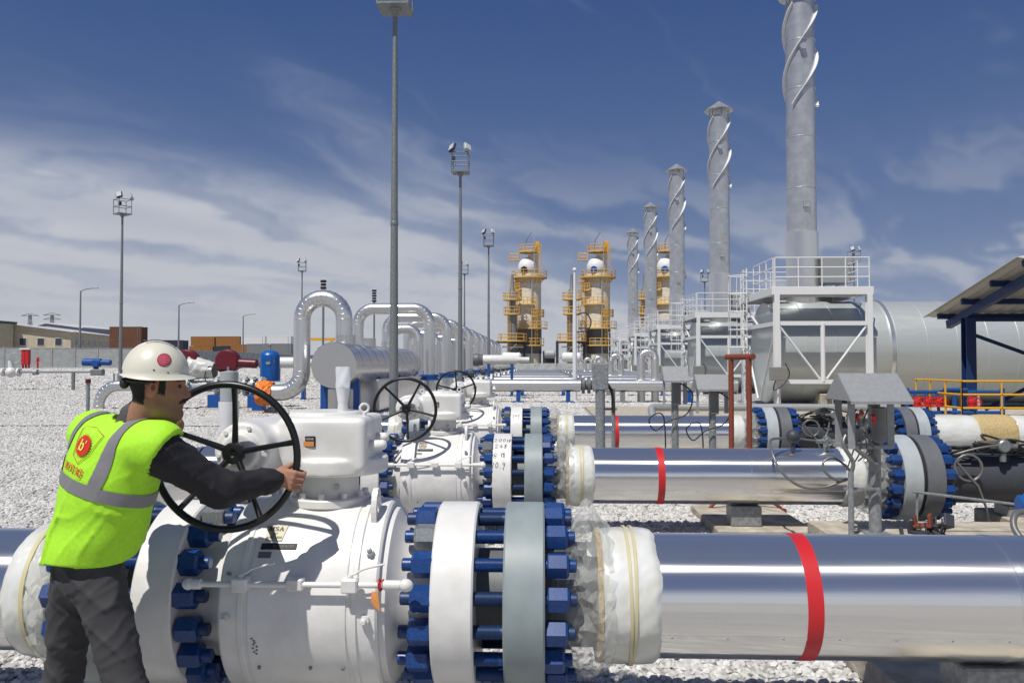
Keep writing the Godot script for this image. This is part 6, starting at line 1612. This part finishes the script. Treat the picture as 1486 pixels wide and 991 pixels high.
	hd.mesh_into(b, func(p: Vector3, k: int) -> Color:
		var q := p - Hc
		var x := q.dot(Hf); var y := q.dot(Hu); var z := absf(q.dot(Hr))
		var g := 1.0 + 0.10 * ns.get_noise_3d(p.x * 70, p.y * 70, p.z * 70)
		var skin := Color(0.33 * g, 0.165 * g, 0.105 * g)
		if k == 6: return Color(0.010, 0.008, 0.007)
		if k == 5: return Color(0.25, 0.095, 0.075)
		if k == 7: return Color(0.05, 0.035, 0.03)
		var ear := z > 0.071 and x > -0.034 and x < 0.012 and absf(y + 0.002) < 0.034
		var h := 0.010 + 0.012 * ns.get_noise_3d(p.x * 120, p.y * 120, p.z * 120)
		var hair := Color(h, h * 0.85, h * 0.75)
		var jag := 0.006 * ns.get_noise_2d(p.x * 200 + p.y * 60, p.z * 200)
		# dark hair: cap, back of the head down to the nape, sideburn before the ear
		var edge := y - maxf(0.052, 0.0) if x > 0.036 else (y + 0.016 + x * 0.3 if x > 0.010 else (y - 0.030 if x > -0.034 else y + 0.066 + (x + 0.034) * 0.25))
		var amount := smoothstep(-0.004, 0.004, edge + jag)
		if ear:
			var cup := Vector2((x + 0.006) / 0.009, (y - 0.003) / 0.014).length()
			return Color(0.42, 0.17, 0.115).lerp(Color(0.16, 0.06, 0.04), smoothstep(1.1, 0.7, cup))  # hollow of the ear isn't modelled; its shade is painted as darker skin
		if y > 0.033 and y < 0.041 and x > 0.055 and z > 0.010 and z < 0.055: return Color(0.02, 0.014, 0.012)
		var beard := smoothstep(-0.020, -0.050, y + jag) * smoothstep(-0.01, 0.03, x) * (0.38 + 0.2 * ns.get_noise_3d(p.x * 150, p.y * 150, p.z * 150))
		skin = skin.lerp(Color(0.12, 0.085, 0.07), clampf(beard, 0.0, 0.6)).lerp(hair, amount)
		return skin)
	for i in b.v.size(): b.v[i] -= base
	var skin_m := tri(mat(Color.WHITE, 0.78), null, 14.0, nnorm(0.25, 4.0, 93, 3), 0.22); skin_m.vertex_color_use_as_albedo = true
	part(b, "body", skin_m, man)
	# vest: looser than the body, cut at hem, neck and armholes
	var vf := Field.new(Vector3(-2.05, 0.86, -3.42), Vector3(-1.28, 1.60, -2.78), 0.0095)
	var ln := (S1 - S0).length()
	vf.add(vf.o, vf.o + Vector3(0.77, 0.74, 0.64), 0.02, 0, func(p: Vector3) -> float:
		var q := p - S0; var h := q.dot(U); var tt := clampf(h / ln, -0.2, 1.0)
		var aw := lerpf(0.160, 0.203, clampf(tt * 1.6, 0, 1)) - 0.085 * smoothstep(0.75, 1.1, tt); var bw := lerpf(0.156, 0.156, clampf(tt * 1.5, 0, 1)) - 0.045 * smoothstep(0.7, 1.1, tt)
		var x := q.dot(Rt); var z := q.dot(Ft)
		var k0 := Vector2(x / aw, z / bw).length(); var k1 := Vector2(x / (aw * aw), z / (bw * bw)).length()
		return maxf(k0 * (k0 - 1.0) / maxf(k1, 1e-5), h - ln * 0.98))
	vf.bone(chest + U * 0.13, sh[0] + Vector3(0.0, 0.012, 0.0), 0.112, 0.100, 0.05); vf.bone(chest + U * 0.13, sh[1] + Vector3(0, 0.012, 0), 0.112, 0.100, 0.05)
	vf.bone(neck - U * 0.06, neck - U * 0.03, 0.10, 0.085, 0.05)
	vf.each(func(p: Vector3, d: float) -> float:
		var q := p - S0; var h := q.dot(U)
		var loose := 1.0 - 0.86 * smoothstep(0.14, 0.34, h)
		var m1 := n_one.get_noise_3d(p.x * 2.2 + p.y * 1.6, p.y * 3.4 - p.x * 3.0, p.z * 2.2)
		var m2 := n_one.get_noise_3d(p.x * 2.0 + p.y * 2.0 + 4.0, p.y * 4.6 - p.x * 3.6, p.z * 2.0)
		var m3 := n_one.get_noise_3d(p.x * 4.0 + 8.0, p.y * 7.0 - p.x * 6.0, p.z * 4.0)
		d += (m1 * 0.016 - pow(1.0 - minf(absf(m2), 1.0), 9.0) * 0.018 - pow(1.0 - minf(absf(m3), 1.0), 8.0) * 0.008 + 0.001) * loose * (0.25 + 0.75 * smoothstep(0.965, 1.07, p.y))
		var hem := 0.975 + (q.dot(Rt)) * -0.02 + q.dot(Ft) * 0.08 + 0.016 * sin(q.dot(Rt) * 14.0 + 1.0)
		d = maxf(d, hem - p.y)
		for s in 2:
			var pq: Vector3 = el[s] - sh[s]
			var a0: Vector3 = sh[s] + pq.normalized() * 0.03
			var tt := clampf((p - a0).dot(pq) / pq.length_squared(), 0.0, 1.5)
			d = maxf(d, 0.088 - (p - a0 - pq * tt).length())
			var outw: Vector3 = (Rt if s == 0 else -Rt)
			if (p - sh[s]).length() < 0.16: d = maxf(d, (p - sh[s]).dot((outw + pq.normalized()).normalized()) - 0.03)
		d = maxf(d, 0.083 - (p - neck).cross(Vector3(0.3, 0.95, 0).normalized()).length() if p.y > neck.y - 0.03 else d)
		return d)
	b = MB.new(); vf.mesh_into(b)
	for i in b.v.size(): b.v[i] -= base
	var hv := tri(mat(lin(0.44, 0.88, 0.028), 0.75), ntex(0.03, Color(0.88, 0.90, 0.88), Color.WHITE, 91, 5), 3.0, nnorm(0.3, 4.0, 92, 2), 0.3); hv.rim_enabled = true; hv.rim = 0.2
	var vest := part(b, "safety_vest", hv, man)
	var silver := mat(lin(0.22, 0.22, 0.235), 0.45, 0.15)
	# grey reflective bands laid on the cloth
	var rows := [[], [], [], []]
	for j in 97:
		var a := TAU * j / 96.0
		var dd := Rt * cos(a) + Ft * sin(a)
		for k in 4:
			var c := S0 + U * (0.305 + k * 0.0165)
			var h := vf.hit(c + dd * 0.42, -dd, 0.42)
			rows[k].append(h + vf.grad(h) * 0.0032 - base)
	b = MB.new(); b.grid(rows, func(p): return (p + base - S0) - U * (p + base - S0).dot(U))
	part(b, "reflective_band", silver, vest)
	var lay := func(pts: Array, toward: Vector3, half: float):
		var line := curve(pts, 7); var rw := [[], [], []]
		for j in line.size():
			var tg: Vector3 = (line[mini(j + 1, line.size() - 1)] - line[maxi(j - 1, 0)]).normalized()
			var f1 := smoothstep(0.35, 0.75, float(j) / line.size())
			var dir: Vector3 = Ft.lerp(-U, f1).normalized() if f1 < 0.999 else (-U - Ft * 0.9 * smoothstep(0.85, 1.0, float(j) / line.size())).normalized()
			var wd: Vector3 = Rt
			for k in 3:
				var h := vf.hit(line[j] + wd * half * (k - 1.0), dir, 0.5)
				rw[k].append(h + vf.grad(h) * 0.0035 - base)
		var bb := MB.new(); bb.grid(rw, func(p): return p + base - chest)
		part(bb, "reflective_band", silver, vest)
	for s in [1.0, -1.0]:
		var xx: float = 0.118 * s - (0.02 if s < 0 else 0.0)
		lay.call([S0 + U * 0.335 + Rt * xx * 0.92 - Ft * 0.4, S0 + U * 0.39 + Rt * xx - Ft * 0.4, S0 + U * 0.45 + Rt * xx - Ft * 0.36, S0 + U * 0.62 + Rt * xx - Ft * 0.22, S0 + U * 0.74 + Rt * xx - Ft * 0.05, S0 + U * 0.72 + Rt * xx + Ft * 0.06, S0 + U * 0.66 + Rt * xx + Ft * 0.22], chest, 0.024)
	# emblem and name on the back
	var c0 := vf.hit(S0 + U * 0.478 + Rt * 0.0 - Ft * 0.4, Ft, 0.5)
	var n0 := vf.grad(c0); n0 = (n0 - Ft * 1.5).normalized()
	var E2 := (U - n0 * U.dot(n0)).normalized(); var E1 := E2.cross(n0).normalized()
	if E1.dot(Rt) < 0: E1 = -E1
	var bulge := []   # how far the cloth stands out, on a coarse grid, so that the print lies smoothly
	for yy in 6:
		for xx in 6:
			var o := c0 + E1 * (xx * 0.034 - 0.085) + E2 * (yy * 0.042 - 0.12)
			bulge.append(0.12 - (vf.hit(o + n0 * 0.12, -n0, 0.3) - o - n0 * 0.12).length())
	var onv := func(x: float, y: float, lift: float) -> Vector3:
		var gx := clampf((x + 0.085) / 0.034, 0.0, 4.999); var gy := clampf((y + 0.12) / 0.042, 0.0, 4.999)
		var ix := int(gx); var iy := int(gy)
		var hh := lerpf(lerpf(bulge[iy * 6 + ix], bulge[iy * 6 + ix + 1], gx - ix), lerpf(bulge[iy * 6 + 6 + ix], bulge[iy * 6 + 7 + ix], gx - ix), gy - iy)
		return c0 + E1 * x + E2 * y + n0 * (hh + lift) - base
	b = MB.new()
	var ctr := b.pt(onv.call(0.0, 0.0, 0.006), n0)
	var prev := []
	for ring_i in 4:
		var cur := []
		for j in 48:
			var a := TAU * j / 48
			var rad: float = [0.014, 0.028, 0.035, 0.035][ring_i]
			if ring_i == 3: rad = 0.043 if j % 2 else 0.036
			cur.append(b.pt(onv.call(rad * cos(a), rad * sin(a), 0.006), n0))
		for j in 48:
			if ring_i == 0: b.tri(ctr, cur[j], cur[(j + 1) % 48])
			else: b.tri(prev[j], cur[j], cur[(j + 1) % 48]); b.tri(prev[j], cur[(j + 1) % 48], prev[(j + 1) % 48])
		prev = cur
	var print_red := mat(lin(0.62, 0.028, 0.015), 0.6)
	var em := part(b, "emblem", print_red, vest)
	b = MB.new()
	var shield := [[-0.062, 0.060], [0.0, 0.072], [0.066, 0.058], [0.048, -0.020], [0.012, -0.066], [-0.036, -0.048], [-0.062, 0.060]]
	var loop := []
	for i in shield.size() - 1:
		for k in 8: loop.append(onv.call(lerpf(shield[i][0], shield[i + 1][0], k / 8.0), lerpf(shield[i][1], shield[i + 1][1], k / 8.0), 0.004))
	loop.append(loop[0]); b.tube(loop, 0.0013, 5, false); part(b, "emblem_outline", mat(lin(0.45, 0.16, 0.01), 0.6), em)
	var on_cloth := func(s: String, high: float, cx: float, cy: float, lift: float, m: Material, called: String, serif: bool):
		var sf := SystemFont.new(); sf.font_names = PackedStringArray(["Droid Serif" if serif else "Droid Sans"]); sf.font_weight = 700
		var tm := TextMesh.new(); tm.text = s; tm.font = sf; tm.font_size = 48; tm.pixel_size = high / 35.0; tm.depth = 0.0; tm.curve_step = 2.0
		var arr := tm.get_mesh_arrays()
		var vs: PackedVector3Array = arr[Mesh.ARRAY_VERTEX]
		var idx = arr[Mesh.ARRAY_INDEX]
		var bb := MB.new()
		for q in vs: bb.pt(onv.call(q.x + cx, q.y + cy, lift), n0)
		if idx:
			for i in range(0, idx.size(), 3): bb.tri(idx[i], idx[i + 1], idx[i + 2])
		else:
			for i in range(0, vs.size(), 3): bb.tri(i, i + 1, i + 2)
		part(bb, called, m, em)
	on_cloth.call("b", 0.040, -0.003, -0.002, 0.0085, mat(lin(0.75, 0.72, 0.12), 0.6), "emblem_letter", false)
	on_cloth.call("'", 0.030, 0.014, 0.006, 0.0085, mat(lin(0.75, 0.72, 0.12), 0.6), "emblem_letter", false)
	on_cloth.call("BOTAŞ", 0.0275, -0.005, -0.090, 0.0065, print_red, "lettering", true)
	# hard hat
	var hat := Node3D.new(); hat.name = "hard_hat"; man.add_child(hat)
	var hc := Hc + Hu * 0.055 - Hf * 0.004
	var tilt := Basis(Hr, 0.055)
	var hx := tilt * Hf; var hy := tilt * Hu; var hz := Hr
	rows = []
	var shell := func(ph: float, a: float) -> Vector3:   # ph from the crown, a about it (0 = front)
		var dirx := sin(ph) * cos(a); var dirz := sin(ph) * sin(a); var diry := cos(ph)
		var rx := 0.117 if dirx > 0 else 0.114
		var p := Vector3(dirx * rx, diry * 0.122, dirz * 0.108)
		if absf(p.z) < 0.021 and p.y > 0.012: p *= 1.0 + 0.035 * (1.0 - smoothstep(0.014, 0.021, absf(p.z)))
		return p
	for i in 27:
		var ph := 0.001 + (PI * 0.5) * minf(i / 22.0, 1.0)
		var r := []
		for j in 72:
			var a := TAU * j / 72
			var p: Vector3 = shell.call(ph, a)
			var k := maxf(i - 22, 0.0)
			if k > 0:
				var front := pow(maxf(cos(a), 0.0), 2.0); var back := pow(maxf(-cos(a), 0.0), 2.0)
				var dip := (0.004 + 0.002 * front + 0.006 * absf(sin(a)) - 0.003 * back) * k * 0.6
				var o := Vector3(cos(a), 0, sin(a)) * (0.0022 * k + 0.0050 * k * front * 0.8 + (0.003 if k == 4 else 0.0))
				p += o - Vector3(0, dip, 0)
			r.append(hc + hx * p.x + hy * p.y + hz * p.z - base)
		rows.append(r)
	b = MB.new(); b.grid(rows, func(p): return p + base - hc + hy * 0.02, true)
	var lip := [rows[26], []]
	for j in 72: lip[1].append(rows[26][j] + (hc - base - rows[26][j]) * 0.03 - hy * 0.002)
	var inner := []
	for i in range(26, -1, -1):
		var r := []
		for j in 72: r.append((rows[i][j] as Vector3).lerp(hc - base, 0.035) - hy * 0.001)
		inner.append(r)
	b.grid([rows[26], inner[0]], func(_p): return -hy, true)
	b.grid(inner, func(p): return hc - p - base, true)
	var hm := mat(lin(0.66, 0.65, 0.545), 0.34); hm.clearcoat_enabled = true; hm.clearcoat = 0.3; hm.clearcoat_roughness = 0.2
	part(b, "shell", hm, hat)
	# ridge vents: a row of small dark slots along the crown band
	for j in 13:
		var ph := -0.30 + j * 0.075
		for s in [1.0]:
			var p := Vector3(sin(ph) * 0.117, cos(ph) * 0.127, 0.023)
			var q := hc + hx * p.x + hy * p.y + hz * p.z - base
			b = MB.new(); b.box(q, Vector3(0.007, 0.004, 0.004), 0.0, Basis(hx * cos(ph) - hy * sin(ph), hx * sin(ph) + hy * cos(ph), hz)); part(b, "vent_slot", M.slate, hat)
	var disc := func(cx: float, cy: float, rad: float, lift: float, m: Material, called: String):
		var bb := MB.new(); var rr := []
		for i in 5:
			var r := []
			for j in 28:
				var a := TAU * j / 28; var x := cx + rad * maxf(i, 0.02) / 4.0 * cos(a); var y := cy + rad * maxf(i, 0.02) / 4.0 * sin(a)
				var z := 0.108 * sqrt(maxf(0.0, 1.0 - pow(x / 0.1165, 2.0) - pow(y / 0.128, 2.0))) + lift
				r.append(hc + hx * x + hy * y + hz * z - base)
			rr.append(r)
		bb.grid(rr, func(_p): return hz, true)
		part(bb, called, m, hat)
	disc.call(0.030, 0.052, 0.0245, 0.0015, mat(lin(0.20, 0.02, 0.03), 0.5), "sticker_rim")
	disc.call(0.030, 0.052, 0.0215, 0.0026, mat(lin(0.52, 0.075, 0.12), 0.5), "sticker")
	for j in 3: 
		b = MB.new(); b.box(Vector3.ZERO, Vector3([0.018, 0.026, 0.020][j], 0.0022, 0.0012)); put(b.mesh(), "sticker_print", mat(lin(0.62, 0.28, 0.30), 0.5), hat, Transform3D(Basis(hx, hy, hz), hc + hx * 0.030 + hy * (0.060 - 0.008 * j) + hz * (0.108 * sqrt(1.0 - pow(0.030 / 0.1165, 2.0) - pow((0.060 - 0.008 * j) / 0.128, 2.0)) + 0.0028) - base))
	disc.call(-0.004, 0.014, 0.0032, 0.0012, M.ink, "rivet_hole"); disc.call(0.045, 0.004, 0.0032, 0.0012, M.ink, "rivet_hole")
	# harness strap and ratchet knob behind the head
	b = MB.new(); b.ball(Hc - Hf * 0.108 + Hu * 0.012 - base, Vector3(0.018, 0.022, 0.026), 14, 8, hb); part(b, "ratchet", M.rubber, hat)
	b = MB.new()
	var strap := []
	for j in 15:
		var a := PI * 0.5 + PI * j / 14.0
		strap.append(Hc + Hu * 0.022 + Hf * cos(a) * 0.106 + Hr * sin(a) * 0.082 - base)
	b.tube(strap, 0.006, 6); part(b, "harness", M.rubber, hat)
